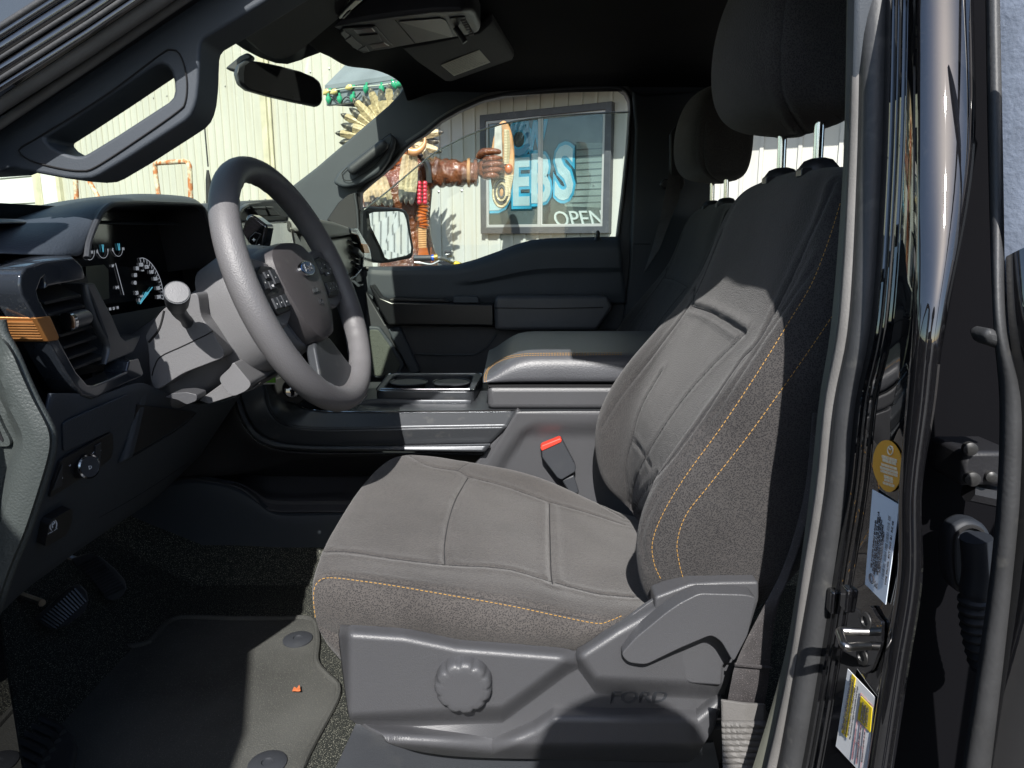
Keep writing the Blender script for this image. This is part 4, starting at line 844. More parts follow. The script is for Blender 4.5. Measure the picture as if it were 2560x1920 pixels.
# ================================================================== near (driver side) front pillar
tr = cN((-300, 1500), (0, 1480), (60, 1456), (130, 1456), (200, 1474), (420, 1514), (560, 1540), (700, 1550), (790, 1542), (860, 1512), (1100, 1370), (1500, 1112), (1600, 1045), (1650, 990), (1680, 920), (1700, 840), (1714, 700), (1724, 420), (1735, 370), (1765, 330), (1960, 215), (2212, 62), (2600, -180), (2900, -420), (2300, -480), (1650, -40), (0, 1085), (-300, 1280))
hl = cN((383, 1192), (540, 1092), (900, 855), (1300, 585), (1350, 560), (1395, 553), (1440, 572), (1478, 620), (1500, 700), (1505, 780), (1490, 840), (1450, 882), (1220, 1030), (1000, 1175), (760, 1322), (710, 1345), (650, 1348), (580, 1332), (500, 1300), (430, 1260), (395, 1222))
nearp = slab('front_pillar_trim', tr, M['pillar'], truck, Y=.26, thick=.055, hole=[hl], bevel=.009, bseg=5, smooth=True)
MB().tube([P(q.x, q.y, .259) for q in spline([(a, b, 0) for a, b in cN((160, 1300), (200, 1260), (340, 1180), (900, 830), (1400, 460), (1480, 430), (1540, 450), (1590, 560), (1615, 720), (1600, 880), (1540, 960), (1200, 1200), (830, 1440), (700, 1475), (520, 1455), (300, 1400), (200, 1350))], 90, True)], .0009, 6, closed=True).out('handle_groove', M['seamk'], nearp)
MB().tube([P(q[0], q[1], .235) for q in cN((-200, 1200), (0, 1068), (800, 530), (1600, -20), (2100, -360))], .0050, 12).out('inner_seal', M['rubg'], nearp)
MB().tube([P(q[0], q[1], .215) for q in cN((-250, 1035), (0, 872), (760, 385), (1360, -20), (1900, -400))], .0098, 14).out('door_seal', M['rubg'], nearp)
slab('front_pillar_body', [P(q[0], q[1], .23) for q in cN((-300, 1180), (0, 980), (760, 490), (1500, 0), (2100, -400))] + [Vector((x, .23, z)) for x, z in ((-.22, 1.19), (-.31, 1.165), (-.42, 1.05), (-.56, .935), (-.78, .77))], M['blk'], truck, thick=.03, bevel=0)
pb2 = slab('front_pillar_skin', cN((-300, 1010), (0, 810), (700, 350), (1250, -20), (1700, -350), (300, -500), (-300, -100)), M['gloss'], truck, Y=.20, thick=.025, bevel=.004)
for off, r in ((60, .0035), (150, .0028), (215, .005), (330, .0025), (400, .0055), (520, .0035), (600, .003)):
    MB().tube([P(q[0], q[1], .198) for q in cN((-250, 1000 - off), (0, 830 - off), (760, 345 - off), (1360, -60 - off))], r, 10, flat=.8).out('body_ridge', M['gloss'] if r > .003 else M['rubber'], pb2)
# header above the driver door, roof
MB().box((.68, .235, 1.175), (2.0, .06, .10)).out('door_header', M['pillar'], truck, bevel=.015, bseg=3)
hd = []
edge = {.16: [(2300, -500)], .3: 0}
def hz(y): k = (y - .95) / .8; return 1.235 - .055 * k * k
ed = [(Vector((-.30, .24, 1.03))), Vector((-.33, .35, 1.05)), Vector((-.352, .60, 1.075)), P(*cB((820, 330))[0], .90), P(*cB((910, 348))[0], 1.0), P(*cB((1000, 420))[0], 1.1), P(*cB((1080, 438))[0], 1.2), P(*cB((1200, 447))[0], 1.42), P(*cB((1320, 490))[0], 1.54), P(*cB((1408, 548))[0], 1.60), P(*cB((1428, 600))[0], 1.64)]
for e in ed:
    y = e.y; hd.append([e + Vector((-.01, 0, -.0)), e, Vector((e.x + .05, y, min(hz(y) - .02, e.z + .035))), Vector((-.20, y, lerp3(e.z, hz(y), .75))), Vector((-.05, y, hz(y) - .02)), Vector((.15, y, hz(y))), Vector((.6, y, hz(y))), Vector((1.62, y, hz(y) - .02))])
slab('shade_corner_plate', [Vector((x, .12, z)) for x, z in ((.06, 1.15), (.18, 1.12), (.25, 1.09), (.292, 1.045), (.298, .935), (.308, .80), (.80, .80), (.80, 1.24), (.06, 1.24))], M['pillar'], truck, thick=.02, bevel=.004)  # unseen plate, added and shaped to shade the seatback and headrest
headl = wgrid('headliner', hd + [[Vector((q.x, 1.74, q.z - .03)) for q in hd[-1]]], M['head'], truck, sub=2, solid=.01)
MB().box((.66, .95, 1.275), (2.0, 1.62, .03)).out('roof_skin', M['gloss'], truck, bevel=.01)
MB().box((-.30, .95, 1.25), (.25, 1.45, .02), rot=Euler((0, radians(-14), 0)).to_matrix()).out('roof_skin', M['gloss'], truck, bevel=.005)
MB().box((1.66, .95, .62), (.05, 1.66, 1.3)).out('cab_back_wall', M['head'], truck)
MB().box((1.38, .95, .25), (.45, 1.4, .35)).out('rear_bench', M['fab'], truck, bevel=.05, bseg=4)
# passenger side wall with window openings
OP = cC((238, 688), (300, 632), (375, 572), (440, 510), (520, 412), (560, 378), (650, 320), (740, 245), (850, 182), (1000, 116), (1150, 82), (1400, 56), (1600, 43), (1780, 37), (1850, 45), (1885, 70), (1908, 115), (1912, 170), (1897, 400), (1866, 700), (1834, 960), (1832, 972), (1600, 976), (1400, 983), (1300, 994), (1200, 1022), (1100, 1062), (960, 1112), (870, 1137), (800, 1147), (600, 1154), (330, 1157), (238, 1157))
RO = [(1752, 290), (1790, 262), (2300, 250), (2300, 640), (1752, 640)]
WL = cB((560, 1340), (620, 1298), (800, 1160), (1140, 868), (1300, 730), (1380, 645), (1405, 600), (1412, 566))
wallo = slab('passenger_door', WL + [(1014, 190), (1010, 140), (1150, 60), (1500, 0), (2450, -20), (2450, 1500), (620, 1500), (620, 640)], M['pillar'], truck, Y=1.70, thick=.07, hole=[OP, RO], bevel=.006, bseg=3)
label(wallo, "passenger's side door and pillars in deep shade")
opl = [P(q.x, q.y, 1.698) for q in resample([Vector((a, b, 0)) for a, b in OP] + [Vector((*OP[0], 0))], 160)]
MB().tube(opl, .0055, 8).out('window_seal', M['blk'], wallo)
MB().tube([P(q.x, q.y, 1.70) for q in spline([(a, b, 0) for a, b in cC((530, 385), (640, 312), (740, 236), (850, 172), (1000, 105), (1150, 70), (1400, 44), (1600, 31), (1800, 25), (1890, 50), (1930, 110), (1985, 115))], 60)], .006, 8).out('weatherstrip', M['rubg'], wallo)
# grip on the far pillar
slab('grip_housing', cB((915, 1262), (955, 1190), (1120, 1060), (1290, 930), (1322, 922), (1350, 960), (1345, 1010), (1300, 1110), (1230, 1200), (1100, 1275), (1010, 1298), (960, 1290)), M['pillar'], wallo, Y=1.655, thick=.05, bevel=.012, bseg=4, round_=.012)
A0, A1 = [P(*q, 1.635) for q in cB((1030, 1190), (1290, 985))]
MB().tube([A0.lerp(A1, t) for t in (0, .03, .1, .5, .9, .97, 1)], [.006, .013, .0165, .0165, .0165, .013, .006], 14).out('grip_bar', M['plasd'], wallo)
MB().tube([P(q.x, q.y, 1.648) for q in spline([(a, b, 0) for a, b in cB((985, 1215), (1010, 1165), (1290, 940), (1318, 935), (1325, 960), (1290, 1040), (1200, 1150), (1060, 1240), (1000, 1245))], 50, True)], .0012, 5, closed=True).out('grip_groove', M['seamk'], wallo)
slab('mirror_sail', cC((40, 860), (110, 755), (170, 705), (205, 690), (222, 695), (232, 940), (120, 900)), M['blk'], wallo, Y=1.68, thick=.02, bevel=.003)
MB().tube([P(q[0], q[1], 1.675) for q in cC((212, 694), (228, 800), (236, 960))], .004, 6).out('sail_edge', M['satin'], wallo)
# door inner panel
up = ruled('door_upper_panel', cC((300, 1165, 1.66), (480, 1162, 1.66), (800, 1155, 1.66), (870, 1146, 1.66), (960, 1122, 1.66), (1100, 1072, 1.66), (1200, 1032, 1.66), (1300, 1003, 1.66), (1400, 990, 1.66), (1600, 984, 1.66), (1840, 980, 1.66)),
    cC((300, 1300, 1.66), (420, 1360, 1.66), (700, 1370, 1.66), (870, 1370, 1.66), (960, 1370, 1.66), (1100, 1370, 1.66), (1300, 1370, 1.66), (1400, 1370, 1.66), (1600, 1370, 1.66), (1880, 1370, 1.66)), M['pillar'], wallo, n=60, m=20,
    fn=lambda s, t, u, v: .02 * math.exp(-(t / .07) ** 2) + .012 * sstep(.42, .50, t) * sstep(.32, .45, s) + .008 * sstep(.8, 1, t), solid=.01)
slab('door_armrest_trim', cC((300, 1262), (320, 1260), (372, 1338), (440, 1366), (1062, 1378), (1068, 1512), (420, 1505), (360, 1400)), mat('satin_black_armrest', (.010, .011, .013), .3), wallo, Y=1.60, thick=.08, bevel=.008, bseg=3)
slab('door_armrest_pad', cC((1070, 1345), (1100, 1328), (1770, 1326), (1800, 1400), (1700, 1540), (1075, 1540)), M['leather'], wallo, Y=1.585, thick=.10, bevel=.012, bseg=4)
MB().tube([P(*q, 1.583) for q in cC((1075, 1400), (1400, 1404), (1740, 1398))], .0015, 6).out('pad_seam', M['thread'], wallo)
slab('window_switch', cC((420, 1345), (460, 1338), (760, 1345), (800, 1368), (430, 1364)), M['blk'], wallo, Y=1.62, thick=.03, bevel=.004)
slab('pull_cup', cC((815, 1335), (825, 1328), (965, 1330), (975, 1340), (975, 1372), (815, 1370)), M['pillar'], wallo, Y=1.61, thick=.03, bevel=.006)
slab('door_lower_panel', cC((280, 1300), (400, 1500), (1068, 1512), (1900, 1540), (2000, 2400), (260, 2400)), M['plasd'], wallo, Y=1.665, thick=.03, bevel=.004)
sp = slab('door_speaker', cI((640, 232), (700, 235), (770, 330), (828, 425), (790, 492), (700, 495), (600, 480)), M['pillar'], wallo, Y=1.64, thick=.02, bevel=.004, round_=.01)
gr = MB()
M['grille'] = mat('perforated_speaker_grille', (.07, .08, .07), .6, bump=(500, 1.0), speck=(700, .58, (.01, .01, .01)))
slab('speaker_grille', cI((650, 250), (695, 250), (755, 335), (808, 425), (780, 482), (700, 485), (620, 470)), M['grille'], wallo, Y=1.637, thick=.01, bevel=.002, round_=.008)
slab('door_lower_panel', cI((780, 230), (800, 235), (860, 360), (905, 460), (860, 480), (790, 350), (740, 250)), M['pillar'], wallo, Y=1.63, thick=.03, bevel=.006)
MB().tube([P(*q, 1.655) for q in cI((845, 368), (1000, 376), (1180, 375), (1240, 340), (1290, 270))], .003, 6).out('pocket_edge', M['pillar'], wallo)
lp = P(*cC((1706, 985))[0], 1.67); MB().lathe([(.016, 0), (.010, .004), (.007, .012), (.006, .026), (.002, .030)], lp, (0, 0, 1), 14).out('lock_pin', M['blk'], wallo)
# far B pillar trim + its belt
slab('centre_pillar_trim', cC((1920, 60), (1990, 90), (2400, 60), (2420, 1500), (1860, 1500), (1900, 1200), (1925, 700), (1940, 300)), M['pillar'], wallo, Y=1.675, thick=.03, bevel=.008, bseg=3)
MB().tube([P(*q, 1.67) for q in cC((1925, 1008), (2030, 1008))], .0012, 5).out('trim_seam', M['seamk'], wallo)
bt = ruled('seat_belt', cD((375, 810, 1.60), (340, 1010, 1.58), (290, 1230, 1.55), (230, 1420, 1.53)), cD((400, 815, 1.60), (420, 1000, 1.58), (365, 1150, 1.55), (310, 1300, 1.53)), M['belt'], wallo, n=12, m=3, solid=.002)
slab('belt_guide', cD((365, 700), (400, 650), (420, 820), (445, 960), (430, 990), (330, 985), (312, 960), (335, 930), (365, 935)), M['blk'], wallo, Y=1.59, thick=.02, bevel=.005)
# glass
M['wsg'] = glass('windscreen_glass', (.92, .98, .83), .02); M['sdg'] = glass('side_glass', (.91, .96, .94), .04)
wsf = MB().add([Vector((-.90, .12, .66)), Vector((-.98, .93, .68)), Vector((-.865, 1.80, .66)), Vector((-.275, 1.72, 1.21)), Vector((-.40, .93, 1.16)), Vector((-.33, .27, 1.17))], [(0, 1, 4, 5), (1, 2, 3, 4)]).out('windscreen', M['wsg'], truck, smooth=False)
gc = cC((225, 830), (245, 815), (350, 735), (450, 655), (620, 512), (720, 438), (850, 368), (960, 320), (1100, 275), (1300, 238), (1600, 210), (1925, 196))
gcs = [(q.x, q.y) for q in spline([(a, b, 0) for a, b in gc], 50)]
sg_ = slab('door_glass', gcs + cC((1860, 1100), (225, 1250)), M['sdg'], wallo, Y=1.735, thick=.004, bevel=0, smooth=False)
M['gedge'] = mat('glass_edge_glint', (.85, .92, .86), .2)  # pale colour imitates light caught along the edge of the glass
MB().tube([P(a, b, 1.735) for a, b in gcs], .0024, 6).out('glass_edge', M['gedge'], sg_)
# exterior mirror on the far door
mh = slab('door_mirror', [P(q[0], q[1], 1.922 + (q[0] - 925) * .0015) for q in cC((242, 800), (262, 782), (310, 776), (490, 786), (530, 800), (548, 830), (572, 1000), (576, 1070), (562, 1096), (430, 1122), (385, 1126), (320, 1118), (270, 1010), (246, 930))], M['plasd'], truck, thick=.10, dirn=(-.6, .8, 0), bevel=.014, bseg=4)
M['mirg'] = mat('mirror_glass', (.85, .88, .92), .02, metal=1)
def MY(u, o=0): return 1.915 + o + (u - 925) * .0015
gv = [P(q[0], q[1], MY(q[0])) for q in cC((302, 822), (330, 812), (480, 806), (512, 816), (528, 850), (560, 1030), (556, 1062), (530, 1078), (420, 1102), (398, 1090), (380, 1040), (312, 900))]
slab('mirror_rim', [P(q[0], q[1], MY(q[0], .003)) for q in cC((290, 810), (325, 798), (485, 792), (522, 806), (540, 850), (573, 1030), (568, 1072), (535, 1090), (420, 1115), (388, 1100), (368, 1040), (298, 900))], M['blk'], mh, thick=.004, bevel=.002)
slab('mirror_glass', gv, M['mirg'], mh, thick=.002, bevel=0, smooth=False)
# ================================================================== roof fittings
M['vis'] = mat('grey_black_visor_vinyl', (.026, .026, .027), .8, bump=(500, .3))
vs_ = slab('sun_visor', [P(*q) for q in cB((185, 170, .36), (300, 275, .47), (420, 375, .60), (500, 413, .66), (560, 413, .68), (620, 395, .70), (700, 350, .71), (960, 130, .72), (1080, -40, .70), (800, -300, .45), (500, -100, .36), (330, 60, .35))], M['vis'], truck, thick=.016, dirn=(0, .2, 1), bevel=.005, bseg=3)
slab('visor_bracket', [P(*q) for q in cB((958, 118, .70), (1000, 70, .69), (1075, 0, .66), (1130, 0, .68), (1060, 60, .71), (965, 138, .715))], M['satin'], vs_, thick=.006, dirn=(0, 0, 1), bevel=.002)
slab('visor_bracket', [P(*q) for q in cB((985, 112, .70), (1015, 78, .69), (1042, 60, .69), (1030, 82, .70), (995, 118, .71))], M['blk'], vs_, thick=.004, dirn=(0, -.3, -1), bevel=.001)
oc = slab('overhead_console', [P(*q) for q in cB((872, 212, .84), (930, 180, .83), (1150, 140, .83), (1350, 112, .83), (1600, 84, .83), (1820, 78, .84), (1880, 84, .87), (1905, 105, .92), (1940, 190, 1.05), (1935, 215, 1.08), (1880, 240, 1.09), (1640, 280, 1.09), (1400, 322, 1.09), (1330, 338, 1.09), (1120, 366, 1.08), (1020, 325, 1.02), (930, 260, .93))], M['plasd'], truck, thick=.05, dirn=(0, 0, 1), bevel=.008, bseg=4)
def ocp(name, pts, m, t=.003, **k): return decal(name, oc, cB(*pts), m, oc, t=t, bevel=.0008, **k)
ocp('reading_lamp_unit', ((985, 185), (1210, 172), (1330, 305), (1130, 355), (1080, 330), (970, 225)), M['blk'])
M['lens'] = mat('clear_lamp_lens', (.45, .42, .38), .12, spec=.8)
ocp('lamp_lens', ((1060, 188), (1185, 178), (1208, 200), (1080, 213)), M['lens'], t=.005)
ocp('lamp_lens', ((1170, 292), (1270, 278), (1305, 300), (1190, 320)), M['lens'], t=.005)
ocp('lamp_button', ((1098, 225), (1225, 214), (1252, 260), (1135, 270)), M['blk'], t=.006)
ocp('grille_pad', ((968, 205), (990, 192), (1030, 225), (1000, 252)), M['plas'], t=.005); ocp('grille_pad', ((1000, 255), (1040, 228), (1115, 295), (1085, 325)), M['plas'], t=.006); ocp('grille_pad', ((1090, 328), (1140, 300), (1168, 340), (1130, 362)), M['plas'], t=.005)
ocp('glasses_bin', ((1370, 142), (1660, 118), (1700, 135), (1745, 230), (1740, 252), (1500, 300)), M['plas'], t=.002)
ocp('console_slot', ((1725, 118), (1830, 108), (1868, 228), (1790, 240)), M['blk'], t=.002)
for k in range(7):
    a = (1800 + k * 9, 130 + k * 16); ocp('slot_rib', (a, (a[0] + 34, a[1] - 6), (a[0] + 38, a[1] + 2), (a[0] + 4, a[1] + 8)), M['rubg'], t=.004)
g = MB(); g.tube([P(*q) for q in cB((1765, 190, .98), (1800, 240, .98), (1833, 293, .98))], .006, 8); g.out('dangling_clip', M['blk'], oc)
s4 = MB(); seam('x', oc, cB((1352, 140), (1420, 220), (1490, 303)), None, None, r=.0012, mb=s4); seam('x', oc, cB((1665, 160), (1712, 232)), None, None, r=.001, mb=s4); s4.out('console_seam', M['seamk'], oc)
pv = slab('sun_visor', [P(*q) for q in cB((1395, 335, 1.12), (1500, 430, 1.25), (1690, 563, 1.47), (1735, 567, 1.48), (2160, 415, 1.42), (2170, 395, 1.40), (2020, 150, 1.10), (1930, 230, 1.10), (1600, 300, 1.10))], M['vis'], truck, thick=.02, dirn=(0, 0, 1), bevel=.005, bseg=3)
lab_ = decal('visor_label', pv, cB((1665, 448), (1930, 341), (2006, 428), (1755, 522)), mat('yellowed_visor_label', (.60, .58, .46), .6), pv, t=.001)
tm = MB()
for k in range(9):
    t = (k + .7) / 9.6; a = cB((1665 + 84 * t + 12, 448 + 70 * t - 2))[0]; b = cB((1930 + 70 * t - 14, 341 + 82 * t + 6))[0]
    txt_on(tm, pv, ['WARNING airbag seat child rear', 'never place a rear facing child seat', 'front seat unless air bag is off', 'the back seat is the safest place', 'always use seat belts and restraints', 'AVERTISSEMENT coussin gonflable', 'ne jamais installer un siege enfant', 'attacher la ceinture de securite', 'voir le guide'][k], a, b, asp=.0034, off=.0018)
tm.out('visor_label_print', mat('grey_label_ink', (.30, .29, .24), .7), pv)
# rear view mirror, sensor cover
sc_ = slab('sensor_cover', [P(*q) for q in cB((185, 178, .70), (150, 200, .72), (142, 228, .74), (152, 252, .75), (300, 350, .80), (440, 420, .85), (520, 448, .88), (600, 455, .90), (700, 425, .92), (820, 380, .94), (905, 350, .95), (880, 315, .95), (790, 265, .93), (700, 250, .88), (400, 200, .75))], M['plasd'], truck, thick=.02, dirn=(0, .2, 1), bevel=.005, bseg=3)
for k in range(8): decal('cover_rib', sc_, cB((155 + k * 8, 205 + k * 4 - 4), (158 + k * 8, 196 + k * 4 - 10), (182 + k * 9, 232 + k * 3), (178 + k * 9, 238 + k * 3)), M['plas'], sc_, t=.003)
mo_ = slab('mirror_mount', cB((168, 470), (270, 385), (320, 360), (360, 380), (350, 410), (300, 430), (250, 495), (210, 485)), M['plasd'], truck, Y=.80, thick=.02, bevel=.004)
MP = [P(a, b, .74 + (a - 600) / 1000 * .9) for a, b in cB((254, 500), (272, 445), (320, 413), (420, 425), (560, 455), (700, 492), (790, 530), (832, 565), (848, 620), (850, 690), (838, 725), (812, 737), (640, 702), (480, 665), (330, 622), (275, 580))]
mi_ = slab('rear_view_mirror', MP, M['plasd'], truck, thick=.03, dirn=(-.5, .8, .1), bevel=.008, bseg=4)
M['mirk'] = mat('cabin_dark_mirror_glass', (.02, .02, .022), .03, spec=1.0)  # near-black base carries the reflection of the dark cabin
MG = [P(a, b, .74 + (a - 600) / 1000 * .9 - .001) for a, b in cB((302, 510), (310, 455), (345, 428), (440, 442), (580, 472), (700, 503), (785, 540), (822, 575), (836, 625), (838, 690), (826, 716), (805, 722), (640, 690), (480, 652), (340, 610), (305, 575))]
slab('mirror_face', MG, M['mirk'], mi_, thick=.003, dirn=(-.5, .8, .1), bevel=0, smooth=False)
# ================================================================== B pillar (driver side)
VS = [-60, 0, 400, 795, 1000, 1222, 1440, 1665, 1920, 2000]
def col(*xs): return list(zip(xs, VS))
def strip(name, L, R, YL, YR, m, parent, bulge=0, k=9, n=50, solid=.004, **kw):
    a = spline([(x, v, YL(v) if callable(YL) else YL) for x, v in L], n); b = spline([(x, v, YR(v) if callable(YR) else YR) for x, v in R], n)
    rows = []
    for j in range(k):
        t = j / (k - 1); row = []
        for p, q in zip(a, b):
            A0 = P(*p); B0 = P(*q); d = (B0 - A0); nrm = d.cross(Vector((0, 0, 1))).normalized()
            if nrm.dot(CAM - A0) < 0: nrm = -nrm
            row.append(A0.lerp(B0, t) + nrm * bulge * sqrt(max(0, 1 - (2 * t - 1) ** 2)))
        rows.append(row)
    return MB().grid(rows).out(name, m, parent, solid=solid, **kw)
def yy(a, b): return lambda v: pl(v, [(-60, .165), (0, .16), (400, .125), (795, .09), (1222, .09), (2000, .10)]) + a - .195
inL = col(2126, 2124, 2116, 2086, 2055, 2032, 2004, 1963, 1883, 1850)
f1L_ = 0; f1L = col(2142, 2141, 2131, 2106, 2070, 2047, 2013, 1980, 1922, 1895); f1R = col(2162, 2161, 2152, 2132, 2096, 2072, 2035, 1997, 1947, 1920)
t2L = col(2164, 2163, 2155, 2135, 2098, 2074, 2038, 1999, 1952, 1925); t2R = col(2221, 2220, 2210, 2184, 2143, 2119, 2084, 2048, 2003, 1980)
lpL = col(2298, 2298, 2298, 2298, 2282, 2271, 2260, 2221, 2182, 2170); lpR = col(2420, 2420, 2420, 2352, 2328, 2298, 2297, 2262, 2223, 2210)
M['olive'] = mat('olive_grey_pillar_trim', (.105, .108, .088), .7, bump=(600, .2), var=(6, .1))
Bp = strip('centre_pillar', t2R, lpL, yy(.16, .13), yy(.06, .035), M['gloss'], truck, k=5); label(Bp, 'glossy black door pillar with stickers and latch striker')
strip('pillar_inner_trim', inL, f1R, yy(.20, .17), yy(.185, .155), M['olive'], Bp, k=4)
strip('pillar_flange', f1L, f1R, yy(.18, .15), yy(.178, .148), M['rubg'], Bp, bulge=.004)
strip('door_seal', t2L, t2R, yy(.17, .14), yy(.165, .135), M['rubber'], Bp, bulge=.011, k=13)
strip('seal_gap', [(x - 14, v) for x, v in f1R], [(x + 8, v) for x, v in t2R], yy(.195, .165), yy(.18, .15), M['seamk'], Bp, k=2)
strip('pillar_outer_skin', lpL, lpR, yy(.06, .035), yy(.05, .03), M['gloss'], Bp, bulge=.006, k=13)
for dx, dx2, r in ((14, 14, .0022), (27, 26, .0016), (42, 38, .0026), (50, 48, .0012)):
    MB().tube([hit(Bp, q.x + dx, q.y, -.0006) or P(q.x + dx, q.y, .035) for q in spline([(x, v, 0) for x, v in t2R], 50)], r, 8).out('pillar_ridge', M['gloss'], Bp)
MB().box((.52, .13, .55), (.30, .05, 1.4)).out('pillar_inner_box', M['blk'], Bp)
# stickers
M['amber'] = mat('amber_sticker', (.85, .40, .03), .4)
n = 40; amb = [(2224 + 37 * cos(2 * pi * k / n) + (-7 * cos(2 * pi * k / n)) * (0 if sin(2 * pi * k / n) < .2 else (sin(2 * pi * k / n) - .2)) + 4 * sin(2 * pi * k / n), 1165 + 65 * sin(2 * pi * k / n)) for k in range(n)]
STK = decal('round_sticker', Bp, amb, M['amber'], Bp, t=.0006, off=.001)
g = MB()
pts = cL(*[(490 + 22 * cos(a), 252 + 36 * sin(a)) for a in [2 * pi * k / 20 for k in range(20)]])
H = [hit(STK, a, b, .0006) for a, b in pts]; g.tube(H, .0005, 5, closed=True); g.tube([hit(STK, a, b, .0006) for a, b in cL((478, 228), (492, 248), (508, 222))], .0005, 5)
for k, (s_, x0, x1, y0) in enumerate((('CONTACT US BEFORE', 418, 545, 312), ('REPAIRS ARE MADE', 425, 538, 342), ('THIS VEHICLE MAY HAVE', 412, 545, 375), ('SPECIFIED NEW DOOR PARTS', 405, 550, 402), ('COVERAGE WITH OPTION', 408, 548, 430), ('PLEASE CALL', 438, 512, 478), ('604 980 1234', 440, 510, 505), ('OR 1 800 412 1234', 428, 522, 530))):
    a, b = cL((x0, y0), (x1, y0 + (x1 - x0) * .32)); txt_on(g, STK, s_, a, b, asp=.0034 if k in (0, 1, 5) else .0030, off=.0005, bold=.01 if k in (0, 1, 5) else 0, up=cL((x0, y0 - 60))[0])
g.out('sticker_print', mat('cream_ink', (.85, .78, .6), .6), Bp)
M['lbl'] = mat('white_certification_label', (.74, .82, .92), .4)
LB = [(2189, 1223), (2253, 1262), (2222, 1511), (2167, 1460)]
CL_ = decal('certification_label', Bp, LB, M['lbl'], Bp, t=.0006, off=.0015, flat=True)
def quad(Q, s, t):   # s across, t down
    a = Vector((*Q[0], 0)).lerp(Vector((*Q[1], 0)), s); b = Vector((*Q[3], 0)).lerp(Vector((*Q[2], 0)), s); r = a.lerp(b, t); return (r.x, r.y)
g = MB(); random.seed(3)
for k in range(56):           # barcode
    t = .16 + k * .0118
    if random.random() < .28: continue
    w_ = random.choice((.004, .006, .003)); H = [hit(CL_, *quad(LB, s, tt), .0006) for s, tt in ((.60, t), (.70, t), (.70, t + w_), (.60, t + w_))]
    if all(H): g.add(H, [(0, 1, 2, 3)])
for s, a, b, tx in ((.14, .80, .30, 'MFD. BY MOTOR COMPANY OF CANADA'), (.22, .82, .20, 'DATE 04/23 GVWR 3175 KG 7000 LB'), (.29, .84, .24, 'FRONT GAWR 1565KG 3450LB REAR GAWR 1724KG 3800LB'), (.36, .80, .26, '275/65R18 116T 18x7.5J AT 240 kPa 35 PSI COLD'), (.43, .82, .3, 'THIS VEHICLE CONFORMS TO ALL APPLICABLE'), (.50, .78, .36, 'SAFETY STANDARDS IN EFFECT'), (.80, .85, .2, 'TYPE TRUCK  EXT PNT G1  RC 48'), (.90, .86, .12, 'INT TR  TP/PS  R  AXLE  TR  SPR')):
    txt_on(g, CL_, tx, quad(LB, s + .02, a), quad(LB, s + .02, b), asp=.0026, off=.0005, up=quad(LB, max(0, s - .2), a))
H = [hit(CL_, *quad(LB, .20 + .11 * cos(a), .90 + .045 * sin(a)), .0006) for a in [2 * pi * k / 16 for k in range(16)]]; g.tube(H, .0004, 4, closed=True)
H = [hit(CL_, *quad(LB, .20 + .07 * cos(a), .90 + .028 * sin(a)), .0006) for a in [2 * pi * k / 16 for k in range(16)]]; g.tube(H, .0003, 4, closed=True)
txt_on(g, CL_, 'EC', quad(LB, .46, .955), quad(LB, .46, .895), asp=.0055, off=.0005, up=quad(LB, .2, .955))
g.out('label_print', M['ink'], Bp)
TB = [(2131, 1671), (2192, 1743), (2177, 1945), (2094, 1865)]
TL_ = decal('tire_label', Bp, TB, M['paper'], Bp, t=.0006, off=.0025, flat=True)
M['yel'] = mat('yellow_label_print', (.72, .55, .02), .5)
decal('label_band', TL_, [quad(TB, *q) for q in ((.06, .05), (.20, .05), (.22, .80), (.06, .80))], M['yel'], Bp, t=.0006, off=.0005)
decal('label_patch', TL_, [quad(TB, *q) for q in ((.47, .18), (.90, .17), (.90, .47), (.47, .47))], M['yel'], Bp, t=.0006, off=.0005)
g = MB()
for (s, a, b, tx, h_) in ((.10, .76, .10, 'TIRE AND LOADING INFORMATION', .0036), (.17, .78, .08, 'RENSEIGNEMENTS SUR LES PNEUS ET LE CHARGEMENT', .0024), (.27, .76, .12, 'SEATING CAPACITY TOTAL 5 FRONT 2 REAR 3', .0024), (.34, .78, .1, 'The combined weight of occupants and cargo', .0022), (.60, .44, .20, 'SEE OWNERS MANUAL', .0024), (.70, .44, .2, 'FOR ADDITIONAL', .0036), (.80, .44, .2, 'INFORMATION', .0036), (.62, .9, .52, 'P275/65R18 240 KPA 35 PSI', .0022), (.76, .9, .52, 'P275/65R18 240 KPA 35 PSI', .0022), (.90, .9, .52, 'T245/75R17 420 KPA', .0022)):
    txt_on(g, TL_, tx, quad(TB, s + .02, a), quad(TB, s + .02, b), asp=h_, off=.0018, up=quad(TB, max(0, s - .2), a))
g.out('label_print', M['ink'], Bp)
g = MB()
for s, t0, t1 in ((.44, .15, 1), (.57, .5, 1), (.71, .5, 1), (.92, .15, .9)):
    H = [hit(TL_, *quad(TB, s, t), .0006) for t in (t0, (t0 + t1) / 2, t1)]; H = [h for h in H if h]; g.tube(H, .0002, 4)
for t in (.15, .49, .75):
    H = [hit(TL_, *quad(TB, s, t), .0006) for s in (.44, .7, .92)]; H = [h for h in H if h]; g.tube(H, .0002, 4)
g.out('label_rule', mat('dull_red_rule', (.42, .16, .16), .6), Bp)
